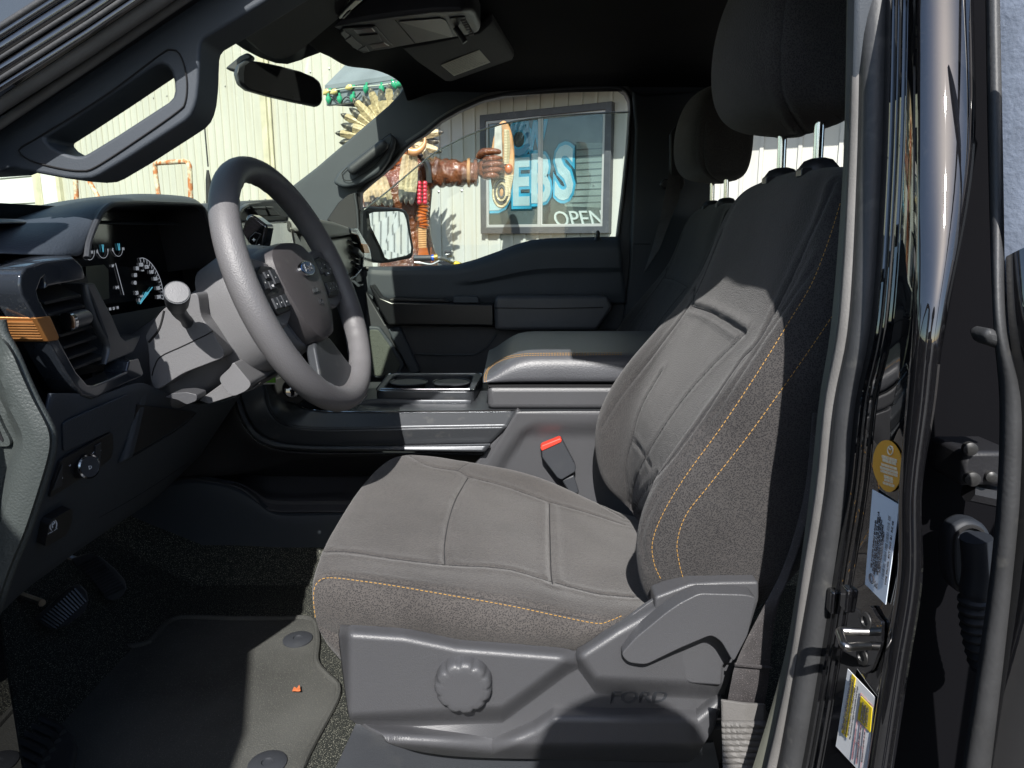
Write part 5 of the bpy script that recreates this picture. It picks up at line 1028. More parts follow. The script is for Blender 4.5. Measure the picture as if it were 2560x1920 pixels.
# striker
spl_ = decal('striker_plate', Bp, cH((848, 930), (880, 925), (908, 975), (932, 1000), (930, 1100), (885, 1215), (858, 1236), (826, 1210), (818, 1080), (820, 990)), M['gloss'], Bp, t=.003, off=.001, bevel=.001, round_=.003)
for q in cH((862, 996), (846, 1156)):
    h = hit(Bp, *q, .0035); MB().lathe([(.0075, 0), (.007, .002), (.004, .0025), (.0035, .001), (.001, .001)], h, (-1, -.2, 0), 16).out('striker_bolt', M['bolt'], Bp)
a = hit(Bp, *cH((868, 1045))[0], 0); b = hit(Bp, *cH((872, 1108))[0], 0)
pa = P(*cH((722, 1042))[0], a.y + .004); pc = P(*cH((748, 1112))[0], b.y - .012)
MB().tube(spline([a, a.lerp(pa, .6), pa, pa.lerp(pc, .5) + Vector((-.001, 0, 0)), pc, pc.lerp(b, .5), b], 40), .0034, 12).out('striker_loop', M['steel'], Bp)
g = MB()
for q in cH((695, 905), (760, 895)):
    h = hit(Bp, *q, .002)
    if h: g.box(h, (.006, .012, .022)).out('pillar_clip', M['gloss'], Bp, bevel=.002); g = MB()
# dark gap, hinges, wiring boot
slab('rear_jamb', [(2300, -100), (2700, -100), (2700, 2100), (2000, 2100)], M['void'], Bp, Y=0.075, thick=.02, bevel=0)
hg = MB()
hg.box(P(*cH((1310, 270))[0], 0.035), (.045, .05, .03)); hg.out('rear_hinge', M['blk'], Bp, bevel=.004)
for q, r in (((1300, 215), .0055), ((1310, 350), .006), ((1395, 340), .0045)): MB().lathe([(r, 0), (r, .005), (r * .6, .006), (.001, .006)], P(*cH(q)[0], 0.010), (-.2, -1, 0), 18).out('hinge_bolt', M['bolt'], Bp)
MB().tube([P(*q, 0.025) for q in cH((1300, 410), (1440, 440))], .009, 8).out('rear_hinge', M['blk'], Bp)
rr = cH((1215, 620), (1240, 570), (1300, 540), (1370, 555), (1410, 600), (1420, 700), (1370, 760), (1340, 860), (1290, 890), (1240, 860), (1215, 780))
M['boot'] = mat('dull_blue_black_rubber', (.013, .016, .022), .6)  # rubber colour taken darker for shade cast by the open rear door
slab('wiring_boot', rr, M['boot'], Bp, Y=0.025, thick=.02, bevel=.006, bseg=3, round_=.008)
MB().tube([P(q.x, q.y, 0.023) for q in spline([(a_, b_, 0) for a_, b_ in cH((1240, 630), (1265, 590), (1310, 570), (1360, 590), (1375, 640), (1350, 700), (1335, 800), (1300, 850), (1255, 830), (1240, 760))], 40, True)], .0018, 6, closed=True).out('boot_groove', M['seamk'], Bp)
bp = [P(q.x, q.y, 0.000) for q in spline([(a_, b_, 0) for a_, b_ in cH((1335, 620), (1345, 760), (1330, 900), (1345, 1050), (1380, 1200))], 60)]
MB().tube(bp, [.012 + (.0015 * sin(i * 1.6) if i > 25 else 0) for i in range(60)], 14).out('boot_tube', M['boot'], Bp)
# rear door, standing open: only its front edge is in view
eL = col(2463, 2463, 2470, 2482, 2498, 2493, 2474, 2443, 2404, 2395); eR = col(2505, 2505, 2512, 2517, 2554, 2551, 2532, 2507, 2476, 2466)
rd = MB().box((.47, -.42, .28), (.08, .62, .74)).out('rear_door', M['gloss'], truck, bevel=.02)
MB().tube([(.47, -.12, .64), (.47, -.12, 1.05), (.47, -.18, 1.15), (.47, -.65, 1.17), (.47, -.72, .64)], .02, 8).out('rear_window_frame', M['blk'], rd)
strip('door_edge_seal', eL, eR, yy(.05, .03), yy(.045, .025), M['rubber'], rd, bulge=.010, k=11)
M['silver_edge'] = mat('silver_blue_frame_edge', (.19, .22, .28), .6, bump=(260, .5), var=(60, .12))  # pale silver-blue base, slightly mottled and bumped
strip('door_frame_edge', [(x, min(v, 2000)) for x, v in col(2504, 2504, 2512, 2520, 2550, 2550, 2530, 2505, 2474, 2464)], col(2700, 2700, 2700, 2700, 2700, 2700, 2700, 2700, 2700, 2700), yy(.04, .03), yy(.0, .0), M['gloss'], rd, k=4)
strip('window_frame_edge', list(zip((2500, 2500, 2508, 2514, 2516), (-60, 0, 400, 795, 850))), list(zip((2700,) * 5, (-60, 0, 400, 795, 850))), -.052, -.085, M['silver_edge'], rd, k=3)
slab('belt_step', [(2462, 828), (2480, 822), (2700, 870), (2700, 905), (2530, 880), (2470, 860)], M['rubber'], rd, Y=-0.065, thick=.02, bevel=.004)
# driver's belt
bt2 = ruled('seat_belt', cH((600, 60, .20), (560, 420, .195), (478, 720, .19), (385, 915, .185), (300, 1080, .18), (250, 1195, .175), (232, 1270, .172), (214, 1365, .17)), cH((625, 60, .20), (575, 520, .19), (500, 780, .185), (450, 900, .18), (420, 1050, .18), (405, 1200, .175), (398, 1280, .172), (382, 1370, .17)), M['belt'], truck, n=40, m=6, solid=.0015)
label(bt2, "driver's dark seat belt running into its boot")
MB().tube([P(*q, .170) for q in cH((246, 1192), (330, 1200), (412, 1208))], .0022, 6).out('belt_fold', M['belt'], bt2)
boot = ruled('belt_boot', cH((186, 1348, .158), (280, 1362, .150), (378, 1368, .158)), cH((196, 1700, .158), (300, 1700, .150), (392, 1700, .158)), M['rubg'], truck, n=16, m=170, fn=lambda s, t, u, v: (-.003 + .004 * sin((v - 1800) * .42)) * sstep(1800, 1806, v) , solid=.003, smooth_in=False)
# ================================================================== rest of the truck body (outside the frame, but it shades and reflects)
hb = MB(); rows = []
for i in range(9):
    x = -2.35 + i * .16; rows.append([Vector((x, .10 + j * .17, .46 + .16 * (i / 8) - .05 * abs(j - 5) / 5 * (1 if j not in (0, 10) else 2.2) - (.05 if i == 0 else 0))) for j in range(11)])
hb.grid(rows).out('bonnet', M['gloss'], truck, sub=1, solid=.01)
for y in (.04, 1.86):
    f_ = slab('front_wing', [Vector((-2.35, y, .42)), Vector((-1.0, y, .60)), Vector((-.86, y, .62)), Vector((-.86, y, -.25)), Vector((-1.22, y, -.25)), Vector((-1.35, y, .0)), Vector((-1.6, y, .1)), Vector((-1.85, y, .0)), Vector((-1.98, y, -.25)), Vector((-2.35, y, -.2))], M['gloss'], truck, thick=.05, dirn=(0, 1 if y < 1 else -1, 0), bevel=.02)
    wg = MB().lathe([(.20, -.12), (.36, -.12), (.385, -.09), (.385, .09), (.36, .12), (.20, .12)], (-1.60, .20 if y < 1 else 1.70, -.36), (0, 1, 0), 36).out('front_wheel', M['rubber'], truck)
    MB().lathe([(.21, -.10), (.20, .10), (.06, .10), (.02, .09)], (-1.60, .20 if y < 1 else 1.70, -.36), (0, 1, 0), 24).out('rim', M['steel'], wg)
    wg = MB().lathe([(.20, -.12), (.36, -.12), (.385, -.09), (.385, .09), (.36, .12), (.20, .12)], (2.30, .20 if y < 1 else 1.70, -.36), (0, 1, 0), 36).out('rear_wheel', M['rubber'], truck)
    MB().box((2.6, y + (.03 if y < 1 else -.03), .15), (1.8, .06, .75)).out('bed_side', M['gloss'], truck, bevel=.02)
MB().box((-2.36, .95, .1), (.08, 1.7, .62)).out('grille', M['blk'], truck, bevel=.03)
MB().box((.4, .95, -.22), (5.4, 1.3, .18)).out('chassis', M['blk'], truck, bevel=.02)
MB().tube([P(q.x, q.y, 1.82) for q in spline([(a, b, 0) for a, b in cN((1728, 430), (1733, 560), (1750, 860), (1775, 1180), (1798, 1440))], 40)], .0024, 6).out('antenna', M['blk'], truck)
MB().tube([P(q[0], q[1], 1.82) for q in cN((1795, 1470), (1800, 1560), (1806, 1800))], [.004, .009, .009], 8).out('antenna_base', M['blk'], truck)
MB().box((-.755, .075, .35), (.465, .09, 1.1)).out('hinge_pillar', M['gloss'], truck, bevel=.01)
# open driver's door
th_ = radians(72); dd = Vector((cos(th_), -sin(th_), 0)); dn = Vector((-sin(th_), -cos(th_), 0)); H0 = Vector((-.80, .0, 0))
def DD(s, z, o=0): return H0 + dd * s + dn * o + Vector((0, 0, z))
door = slab('front_door', [DD(0, -.38), DD(1.06, -.38), DD(1.10, .0), DD(1.10, .64), DD(0, .70)], M['gloss'], truck, thick=.09, dirn=dn, bevel=.015)
MB().tube([DD(.02, .69, .03), DD(.35, .98, .03), DD(.62, 1.16, .03), DD(.80, 1.20, .03), DD(1.0, 1.20, .03), DD(1.09, 1.12, .03), DD(1.11, .64, .03)], .026, 8).out('window_frame', M['blk'], door)
slab('window_frame', [DD(.84, .64, .01), DD(1.09, .64, .01), DD(1.09, 1.12, .01), DD(1.0, 1.2, .01), DD(.80, 1.2, .01)], M['gloss'], door, thick=.05, dirn=dn, bevel=.008)  # unseen frame widened beyond its true width to shade the floor mat
slab('door_glass', [DD(.04, .69, .03), DD(.35, .98, .03), DD(.62, 1.16, .03), DD(1.04, 1.19, .03), DD(1.08, .64, .03)], M['sdg'], door, thick=.004, dirn=dn, bevel=0)
# ================================================================== place: ground, shop
GZ = -.75
gm_ = mat('worn_asphalt', (.085, .083, .08), .9, bump=(60, .5, 8), var=(.6, .25), speck=(130, .62, (.16, .155, .15)))
g = MB().box((0, 0, GZ - .1), (400, 400, .2)).out('ground', gm_, None, smooth=False); label(g, None, None, None, 'structure')
psi = radians(31); We = Vector((cos(psi), -sin(psi), 0)); Wn = Vector((-sin(psi), -cos(psi), 0)); Wo = Vector((-.275, 6.75, 0))
def PW(u, v, o=0):
    d = ray(u, v); t = ((Wo + Wn * o) - CAM).dot(Wn) / d.dot(Wn); return CAM + d * t
def WS(s, z, o=0): return Wo + We * s + Wn * o + Vector((0, 0, z))
def sof(p): return (p - Wo).dot(We)
M['corr'] = mat('white_corrugated_steel', (.46, .46, .415), .45, bump=(6, .1), var=(1.1, .07))
n_ = M['corr'].node_tree
def stain(m, col, sc, thr, amt, stretch):
    nt = m.node_tree; b = nt.nodes['Principled BSDF']; L = nt.links.new; N = nt.nodes.new; src = b.inputs['Base Color'].links[0].from_socket
    tc = N('ShaderNodeTexCoord'); mp = N('ShaderNodeMapping'); mp.inputs['Scale'].default_value = stretch; L(tc.outputs['Object'], mp.inputs[0]); n = N('ShaderNodeTexNoise'); n.inputs['Scale'].default_value = sc; n.inputs['Detail'].default_value = 6; L(mp.outputs[0], n.inputs[0])
    r = N('ShaderNodeMapRange'); r.inputs[1].default_value = thr; r.inputs[2].default_value = thr + .2; r.inputs[4].default_value = amt; L(n.outputs[0], r.inputs[0]); mi = N('ShaderNodeMix'); mi.data_type = 'RGBA'; L(r.outputs[0], mi.inputs[0]); L(src, mi.inputs[6]); mi.inputs[7].default_value = (*col, 1); L(mi.outputs[2], b.inputs['Base Color'])
stain(M['corr'], (.42, .38, .28), 1.6, .52, .45, (3.5, 3.5, .35)); stain(M['corr'], (.30, .20, .10), 2.2, .66, .6, (2.0, 2.0, .5))
shop = empty('shop_building', WS(0, GZ), 'white corrugated steel shop wall with a wide painted window', 'building')
sL = sof(PW(150, 300)); rows = [[], []]
prof = ((0, 0), (.056, 0), (.062, .036), (.090, .036), (.095, 0), (.145, 0))
s = sL; row = []
while s < 9.5:
    for a, b in prof[:-1]: row.append((s + a, b))
    s += .145
cw = MB().grid([[WS(a, z, b) for a, b in row] for z in (GZ, 4.6)]).out('corrugated_wall', M['corr'], shop, smooth=False)
MB().grid([[WS(a, z, -.03) for a in (sL - 8, 9.5)] for z in (GZ, 4.6)]).out('wall_backing', M['corr'], shop, smooth=False, solid=.05)
rg = MB()
for z0_, z1_ in ((2.55, 2.55), (1.2, 1.2), (3.7, 3.7)):
    for k in range(34):
        p = WS(sL + .075 + k * .29, z0_, .037); rg.ball(p, .012, 6, 4)
rg.out('wall_screws', M['steel'], shop); shop.children[-1]['kind'] = 'stuff'
M['trimo'] = mat('weathered_cream_trim', (.50, .48, .36), .6, var=(4, .2))
tp = PW(*cA((1458, 500))[0], .04); bp_ = PW(*cA((1458, 940))[0], .04)
MB().box(WS(sof(tp), 2.0, .045), (.09, .05, 5.4), rot=Matrix.Rotation(-psi, 3, 'Z')).out('corner_strip', M['trimo'], shop, bevel=.006)
MB().tube([WS(sof(tp) + .09, z, .05) for z in (4.5, 1.2, GZ + .1)], .022, 8).out('drain_pipe', M['trimo'], shop)
MB().box(WS(sof(tp) + .09, 1.2, .05), (.07, .06, .06), rot=Matrix.Rotation(-psi, 3, 'Z')).out('pipe_bracket', M['trimo'], shop, bevel=.004)
# garage end at the far left
M['wht'] = mat('white_painted_boards', (.60, .62, .61), .5, var=(2, .05))
gx = PW(70, 440).z
gar = MB(); zz = GZ
while zz < 4.0:
    MBs = None; gar.prism([WS(sL - 8, zz, .0), WS(sof(PW(92, 440)), zz, .0), WS(sof(PW(92, 440)), zz + .40, .0), WS(sL - 8, zz + .40, .0)], [WS(sL - 8, zz, .05), WS(sof(PW(92, 440)), zz, .05), WS(sof(PW(92, 440)), zz + .385, .035), WS(sL - 8, zz + .385, .035)]); zz += .41
gar.out('overhead_door', M['wht'], shop, smooth=False)
for a, b, m_ in ((92, 112, M['trimo']), (114, 150, M['wht']), (150, 158, M['trimo'])):
    s0, s1 = sof(PW(a, 440)), sof(PW(b, 440))
    MB().box(WS((s0 + s1) / 2, 1.8, .04), (s1 - s0, .08, 5.2), rot=Matrix.Rotation(-psi, 3, 'Z')).out('door_post' if m_ is M['trimo'] else 'side_door', m_, shop, bevel=.008)
# porch roof
E0 = PW(*cB((885, 625))[0], .60); s0 = sof(E0); ez = E0.z
M['roofg'] = mat('blue_grey_metal_roof', (.17, .20, .23), .5, var=(3, .15), bump=(30, .2))
pr = MB(); RS = [s0 + k * .42 for k in range(24)]
pr.prism([WS(s0, ez, .64), WS(9.5, ez, .64), WS(9.5, ez + .75, .0), WS(s0 + .42, ez + .75, .0)], [WS(s0, ez + .04, .64), WS(9.5, ez + .04, .64), WS(9.5, ez + .80, .0), WS(s0 + .42, ez + .80, .0)])
pro = pr.out('porch_roof', M['roofg'], shop, smooth=False)
for k in range(1, 12): MB().tube([WS(s0 + .42 + k * .42, ez + .05, .64), WS(s0 + .42 + k * .42, ez + .81, .02)], .014, 6).out('roof_rib', M['roofg'], pro)
MB().box(WS((s0 + 9.5) / 2, ez - .07, .61), (9.5 - s0, .05, .16), rot=Matrix.Rotation(-psi, 3, 'Z')).out('fascia', M['roofg'], shop, bevel=.006)
MB().add([WS(s0, ez, .60), WS(s0 + .42, ez + .75, 0), WS(s0 + .3, ez - .12, 0), WS(s0, ez - .14, .60)], [(0, 1, 2, 3)]).out('gable_end', M['roofg'], shop, solid=.02, smooth=False)
# empty builder; no valance is drawn under the eave
rv = MB(); random.seed(5); k = s0 + 1.0
# window
wl0, wr0 = sof(PW(*cT((140, 800))[0])), sof(PW(*cT((1550, 800))[0])); zt = (PW(*cT((145, 205))[0]).z + PW(*cT((1595, 90))[0]).z) / 2; zb = (PW(*cT((135, 1480))[0]).z + PW(*cT((1500, 1525))[0]).z) / 2
def WT(x, y, o): q = PW(*cT((x, y))[0], o); return q
def WR_(fx, fz, o): return WS(wl0 + (wr0 - wl0) * fx, zb + (zt - zb) * fz, o + .012)
M['frm'] = mat('dark_grey_window_frame', (.06, .063, .07), .45, var=(8, .15), dust=(30, .2))
M['frl'] = mat('light_alloy_window_frame', (.42, .42, .40), .4, metal=.3)
def rect_frame(name, x0, x1, y0, y1, w_, o, t, m, par):
    out_ = [WR_(x0, y0, o), WR_(x1, y0, o), WR_(x1, y1, o), WR_(x0, y1, o)]; k = (zt - zb) / (wr0 - wl0); wx = w_; wz = w_ / k
    inn_ = [WR_(x0 + wx, y0 + wz, o), WR_(x1 - wx, y0 + wz, o), WR_(x1 - wx, y1 - wz, o), WR_(x0 + wx, y1 - wz, o)]
    return slab(name, out_, m, par, thick=t, dirn=-Wn, hole=[inn_], bevel=.004)
win = rect_frame('shop_window', 0, 1, 0, 1, .045, .075, .07, M['frm'], shop)
rect_frame('sash', .04, .485, .05, .95, .022, .062, .03, M['frl'], win); rect_frame('sash', .475, .955, .05, .95, .022, .052, .03, M['frl'], win)
M['board'] = mat('airbrushed_window_board', (.12, .13, .13), .35, var=(2.5, .7))
slab('painted_board', [WR_(*q, .0285) for q in ((.03, .03), (.97, .03), (.97, .97), (.03, .97))], M['board'], win, thick=.02, dirn=-Wn, bevel=0)
M['haze'] = mat('pale_sprayed_paint', (.34, .36, .33), .5, var=(3, .3))
slab('sprayed_panel', [WR_(*q, .0295) for q in ((.66, .22), (.96, .20), (.96, .70), (.66, .72))], M['haze'], win, thick=.001, dirn=-Wn, bevel=0)
for k in range(9):
    z_ = .24 + k * .052; MB().prism([WR_(.70 + .01 * (k % 3), z_, .0300), WR_(.945, z_, .0300), WR_(.945, z_ + .011, .0300), WR_(.70 + .01 * (k % 3), z_ + .011, .0300)], [WR_(.72, z_, .0315), WR_(.94, z_, .0315), WR_(.94, z_ + .009, .0315), WR_(.72, z_ + .009, .0315)]).out('painted_slat', M['board'], win)
C1 = mat('letter_dark_outline', (.02, .09, .12), .4); C2 = mat('letter_sky_blue', (.08, .50, .74), .4, var=(3, .4)); C3 = mat('letter_white_fill', (.78, .90, .92), .4, var=(3, .12)); C4 = mat('letter_mid_blue', (.24, .52, .74), .4)
sx_ = (wr0 - wl0); 
def letter(ch, tx, ty, h, wd, up_=0):
    o0 = WT(tx, ty, .032); g1 = MB(); g2 = MB(); g3 = MB(); sc = h
    for gg, bo, oo in ((g1, .10, .032), (g2, .075, .036), (g3, .028, .040)):
        t0 = len(gg.v); txt(gg, ch, Vector((0, 0, 0)), (1, 0, 0), (0, 1, 0), 1, ext=.002, bold=bo)
        for i in range(t0, len(gg.v)):
            v = gg.v[i]; gg.v[i] = WS(sof(o0) + v.x * wd, o0.z + v.y * h, oo + v.z + .012)
    g1.out('letter_outline', C1, win); g2.out('painted_letter', C2, win); g3.out('letter_fill', C3 if not up_ else C4, win)
pxm = (zt - zb) / 1330.0     # metres per close-up pixel
letter('O', 520, 640, 330 / .70 * pxm, 300 / .75 * pxm, 1); letter('W', 700, 590, 290 / .70 * pxm, 210 / .85 * pxm, 1)
letter('D', 310, 1230, 480 / .70 * pxm, 300 / .70 * pxm); letter('E', 540, 1180, 500 / .70 * pxm, 300 / .62 * pxm); letter('B', 752, 1150, 510 / .70 * pxm, 310 / .66 * pxm); letter('S', 1010, 1110, 540 / .70 * pxm, 330 / .64 * pxm)
g = MB(); o0 = WT(1195, 1420, .034); txt(g, 'OPEN', Vector((0, 0, 0)), (1, 0, 0), (0, 1, 0), 1, ext=.01)
for i in range(len(g.v)): v = g.v[i]; g.v[i] = WS(sof(o0) + (v.x * .20 - v.y * .06), o0.z + v.y * .20, .048 + v.z)
g.out('open_sign', mat('white_sign_tube', (.72, .74, .70), .4), win)
slab('window_glass', [WR_(*q, .048) for q in ((.05, .05), (.95, .05), (.95, .95), (.05, .95))], glass('shop_window_glass', (.85, .9, .9), .10), win, thick=.003, dirn=-Wn, bevel=0, smooth=False)
# string of lights on the eave
wire = [E0 + Vector((0, 0, .0))]; sl_ = MB()
def EV(x, y): return PW(*cB((x, y))[0], .66)
wp = [EV(x, y) for x, y in ((868, 628), (940, 622), (1000, 612), (1075, 600), (1145, 598), (1255, 588), (1345, 575), (1410, 565), (1500, 552), (1700, 520))]
lights = MB().tube(spline(wp, 50), .007, 6).out('string_lights', mat('pale_wire', (.45, .5, .45), .5), None); label(lights, 'string of green and amber bulbs along the grey porch eave', 'string lights')
MB().tube(spline([EV(x, y) for x, y in ((875, 680), (905, 665), (965, 708), (1010, 670), (1060, 690), (1110, 640))], 30), .006, 6).out('wire', M['blk'], lights)
M['bg'] = mat('green_glass_bulb', (.02, .30, .16), .1, coat=1); M['ba'] = mat('pale_amber_bulb', (.62, .52, .22), .15, coat=1)
for x, y, c, a in ((888, 680, 0, 0), (965, 678, 0, 0), (1056, 668, 0, .3), (935, 632, 1, 1.2), (1040, 602, 1, 1.3), (880, 632, 1, 1), (1148, 605, 0, .2), (1256, 606, 0, 0), (1340, 580, 0, -.5), (1385, 575, 0, 1), (1545, 560, 0, 0), (1640, 548, 1, 0)):
    p = EV(x, y); r_ = Matrix.Rotation(a, 3, 'Y')
    b_ = MB().lathe([(.004, -.055), (.022, -.035), (.030, -.010), (.024, .015), (.012, .022)], p, r_ @ Vector((0, 0, 1)), 12).out('bulb', M['ba'] if c else M['bg'], lights)
    MB().lathe([(.013, .018), (.013, .045), (.004, .05)], p, r_ @ Vector((0, 0, 1)), 8).out('bulb_socket', M['bg'], lights)
# rusty pipe racks
M['rust'] = mat('flaking_rusty_paint', (.55, .50, .38), .7, bump=(60, .6), var=(20, .3), speck=(14, .44, (.42, .15, .05)))
def pw(x, y, o=1.2): return PW(*cN((x, y))[0], o)
r1 = MB().tube(spline([pw(1380, 1760), pw(1352, 1560), pw(1340, 1440), pw(1346, 1416), pw(1380, 1408), pw(1480, 1402), pw(1590, 1395), pw(1625, 1410), pw(1640, 1470), pw(1650, 1760)], 60) , .026, 10).out('pipe_rack', M['rust'], None)
label(r1, 'rusty cream hoop of pipe standing before the corrugated wall', 'pipe rack')
b0, b1 = pw(1380, 1760), pw(1650, 1760)
for b in (b0, b1): MB().tube([b, Vector((b.x, b.y, GZ))], .026, 10).out('leg', M['rust'], r1)
r2 = MB().tube([pw(650, 1500, 1.3), pw(664, 1760, 1.3), Vector((*pw(664, 1760, 1.3).xy, GZ))], .028, 10).out('pipe_rack', M['rust'], None)
label(r2, 'rusty pipe post with a slanting brace at the far left', 'pipe rack')
a_ = pw(735, 1500, 1.3); c_ = pw(880, 1760, 1.3); MB().tube([a_, c_, c_ + (c_ - a_) * 1.2], .026, 10).out('brace', M['rust'], r2); MB().tube([pw(650, 1500, 1.3), a_], .026, 8).out('brace', M['rust'], r2)
# ------------------------------------------------------------------ carved statue
SY = 5.9; CS_ = .2532
def ST(x, y, dy=0): q = cS((x, y))[0]; return P(q[0], q[1], SY + dy)
M['wood'] = mat('glossy_carved_brown_wood', (.13, .040, .013), .14, coat=.9, bump=(22, 1.0, 6), var=(5, .6)); M['wood'].node_tree.nodes['Bump'].inputs['Distance'].default_value = .03
M['face'] = mat('glossy_orange_wood', (.34, .085, .015), .18, coat=.8, bump=(20, .8, 4), var=(6, .4)); M['face'].node_tree.nodes['Bump'].inputs['Distance'].default_value = .01
M['cream'] = mat('cream_painted_feather', (.40, .33, .19), .35, coat=.4, bump=(45, 1.0, 3), var=(14, .35)); M['cream'].node_tree.nodes['Bump'].inputs['Distance'].default_value = .012
M['ftip'] = mat('dark_feather_tip', (.06, .06, .055), .3, coat=.5, bump=(45, 1, 3), var=(14, .7), speck=(30, .58, (.35, .32, .24)))
M['dark'] = mat('black_carved_hollow', (.015, .012, .01), .3, coat=.4)
M['tan'] = mat('tan_painted_wood', (.42, .22, .09), .25, coat=.6, var=(10, .4), bump=(30, .5))
bodyR = [(430, 520, 845), (500, 400, 880), (600, 260, 885), (760, 170, 875), (950, 190, 860), (1150, 300, 850), (1300, 340, 870), (1420, 350, 905), (1520, 330, 930), (1900, 300, 960), (2600, 240, 980), (3700, 200, 1000)]
rows = []
for y, a, b in bodyR:
    A0, B0 = ST(a, y), ST(b, y); c = (A0 + B0) / 2; hw = (B0 - A0).length / 2; row = []
    if y == 3700: c.z = GZ
    for k in range(40):
        an = 2 * pi * k / 40; f = 1 + .05 * sin(an * 9 + y * .004) + .03 * sin(an * 17)
        row.append(Vector((c.x + hw * f * cos(an), c.y + .62 * hw * f * sin(an), c.z)))
    rows.append(row)
st_ = closed_loft(rows[::-1]).out('carved_statue', M['wood'], None, sub=1); label(st_, 'glossy carved wooden statue in a feathered headdress with one arm raised', 'statue')
hd_ = ST(450, 430); MB().ball(hd_, (.17, .17, .24), 20, 14).ball(hd_ + Vector((.03, -.16, -.02)), (.03, .05, .05), 10, 8).out('face', M['face'], st_)
for p, r in ((ST(520, 480, -.18), .018), (ST(440, 520, -.17), .03)): MB().ball(p, (r * 1.6, r * .5, r * .6), 10, 6).out('facial_feature', M['dark'], st_)
def feather(a, b, w_, m1=None, tip=.3, dy=-.28, curve=0, name='feather'):
    A0, B0 = ST(*a, dy), ST(*b, dy); d = B0 - A0; L = d.length; d.normalize(); n = Vector((0, -1, 0)); sd = d.cross(n).normalized()
    for part, t0, t1, m in ((0, 0, 1 - tip, m1 or M['cream']), (1, 1 - tip, 1, M['ftip'])):
        if tip == 0 and part: continue
        rows = []
        K = 14
        for i in range(K + 1):
            t = t0 + (t1 - t0) * i / K; wd = w_ * CS_ * .0034 * (.55 + .45 * sin(pi * min(1, t * .9 + .12))) * (sqrt(max(0, 1 - ((t - .78) / .22) ** 2)) if t > .78 else 1) * (1 + .08 * sin(i * 3.1))
            c = A0 + d * L * t + sd * curve * sin(pi * t); rows.append([c - sd * wd, c - sd * wd * .5 + n * .014, c + n * .026, c + sd * wd * .5 + n * .014, c + sd * wd, c - n * .01])
        R2 = [[p for p in r] for r in rows]; closed_loft(R2).out(name if part == 0 else 'feather_tip', m, st_)
for a, b, w_ in (((240, 640), (290, 900), 42), ((290, 610), (350, 930), 45), ((340, 600), (420, 940), 46), ((610, 420), (560, 900), 42), ((655, 440), (610, 920), 42), ((690, 430), (665, 930), 48), ((215, 700), (235, 960), 36), ((390, 640), (470, 950), 36)):
    feather(a, b, w_, tip=.28)
hc = (450, 260)
for k in range(24):
    an = radians(-25 + k * 10.5); L = 500 + 40 * (k % 2); feather((hc[0] + 190 * cos(an), hc[1] - 190 * sin(an)), (hc[0] + L * cos(an), hc[1] - L * sin(an)), 46, tip=.15 if k % 2 else .4, dy=.05 + .02 * (k % 3))
MB().tube([ST(hc[0] + 200 * cos(a), hc[1] + 30 - 200 * sin(a), -.08) for a in [radians(-20 + 10 * k) for k in range(23)]], .035, 10).out('headband', M['tan'], st_)
MB().tube(spline([ST(x, y, -.32) for x, y in ((640, 385), (700, 395), (760, 365), (795, 310), (800, 250))], 24), [.034 - .028 * (k / 23) ** 2 for k in range(24)], 12).out('horn', M['tan'], st_)
MB().tube(spline([ST(x, y, -.22) for x, y in ((735, 420), (790, 470), (835, 560), (845, 700))], 16), .030, 8).out('collar', M['dark'], st_)
MB().tube(spline([ST(x, y, -.22) for x, y in ((770, 350), (800, 400), (810, 450), (770, 455))], 16), .03, 8).out('fur_collar', M['cream'], st_)
# arm with spiral folds
ap = spline([ST(840, 600, -.08), ST(960, 600, -.16), ST(1100, 605, -.2), ST(1230, 608, -.22), ST(1330, 600, -.22)], 60); rows = []
rd_ = [.115, .122, .112, .098, .082]
for i, c in enumerate(ap):
    t = i / 59; r0 = pl(t, [(0, .128), (.25, .118), (.5, .112), (.75, .100), (1, .082)]); row = []
    for k in range(24):
        an = 2 * pi * k / 24; f = 1 + .05 * sin(an * 1 + i * .55) + .05 * sin(an * 3 - i * .33) + .03 * sin(an * 7 + i * .9); row.append(c + Vector((0, cos(an) * r0 * f, sin(an) * r0 * f)))
    rows.append(row)
closed_loft(rows).out('raised_arm', M['wood'], st_)
MB().tube([ST(1235 + 12 * 0, 600, -.22) + Vector((0, .098 * cos(a), .106 * sin(a))) for a in [2 * pi * k / 24 for k in range(24)]], .016, 8, closed=True).out('cuff', M['tan'], st_)
MB().tube([ST(1290, 600, -.22) + Vector((.01, .088 * cos(a), .096 * sin(a))) for a in [2 * pi * k / 24 for k in range(24)]], .020, 8, closed=True).out('cuff', M['wood'], st_)
hnd = MB(); hnd.ball(ST(1410, 560, -.20), (.085, .075, .095), 16, 12).out('hand', M['wood'], st_)
for y, x1, x0 in ((468, 1535, 1385), (524, 1545, 1380), (580, 1540, 1385), (634, 1505, 1385)):
    MB().tube(spline([ST(x0, y + 8, -.27), ST((x0 + x1) / 2, y - 8, -.345), ST(x1, y - 4, -.335), ST(x1 + 18, y + 4, -.26)], 14), [.022, .026, .029, .029, .027, .026, .027, .029, .028, .026, .025, .024, .022, .013], 10).out('finger', M['wood'], st_)
MB().tube(spline([ST(1330, 440, -.22), ST(1380, 395, -.28), ST(1480, 390, -.30), ST(1560, 400, -.29)], 14), [.030, .032, .033, .033, .033, .032, .030, .030, .029, .028, .027, .026, .024, .016], 10).out('thumb', M['wood'], st_)
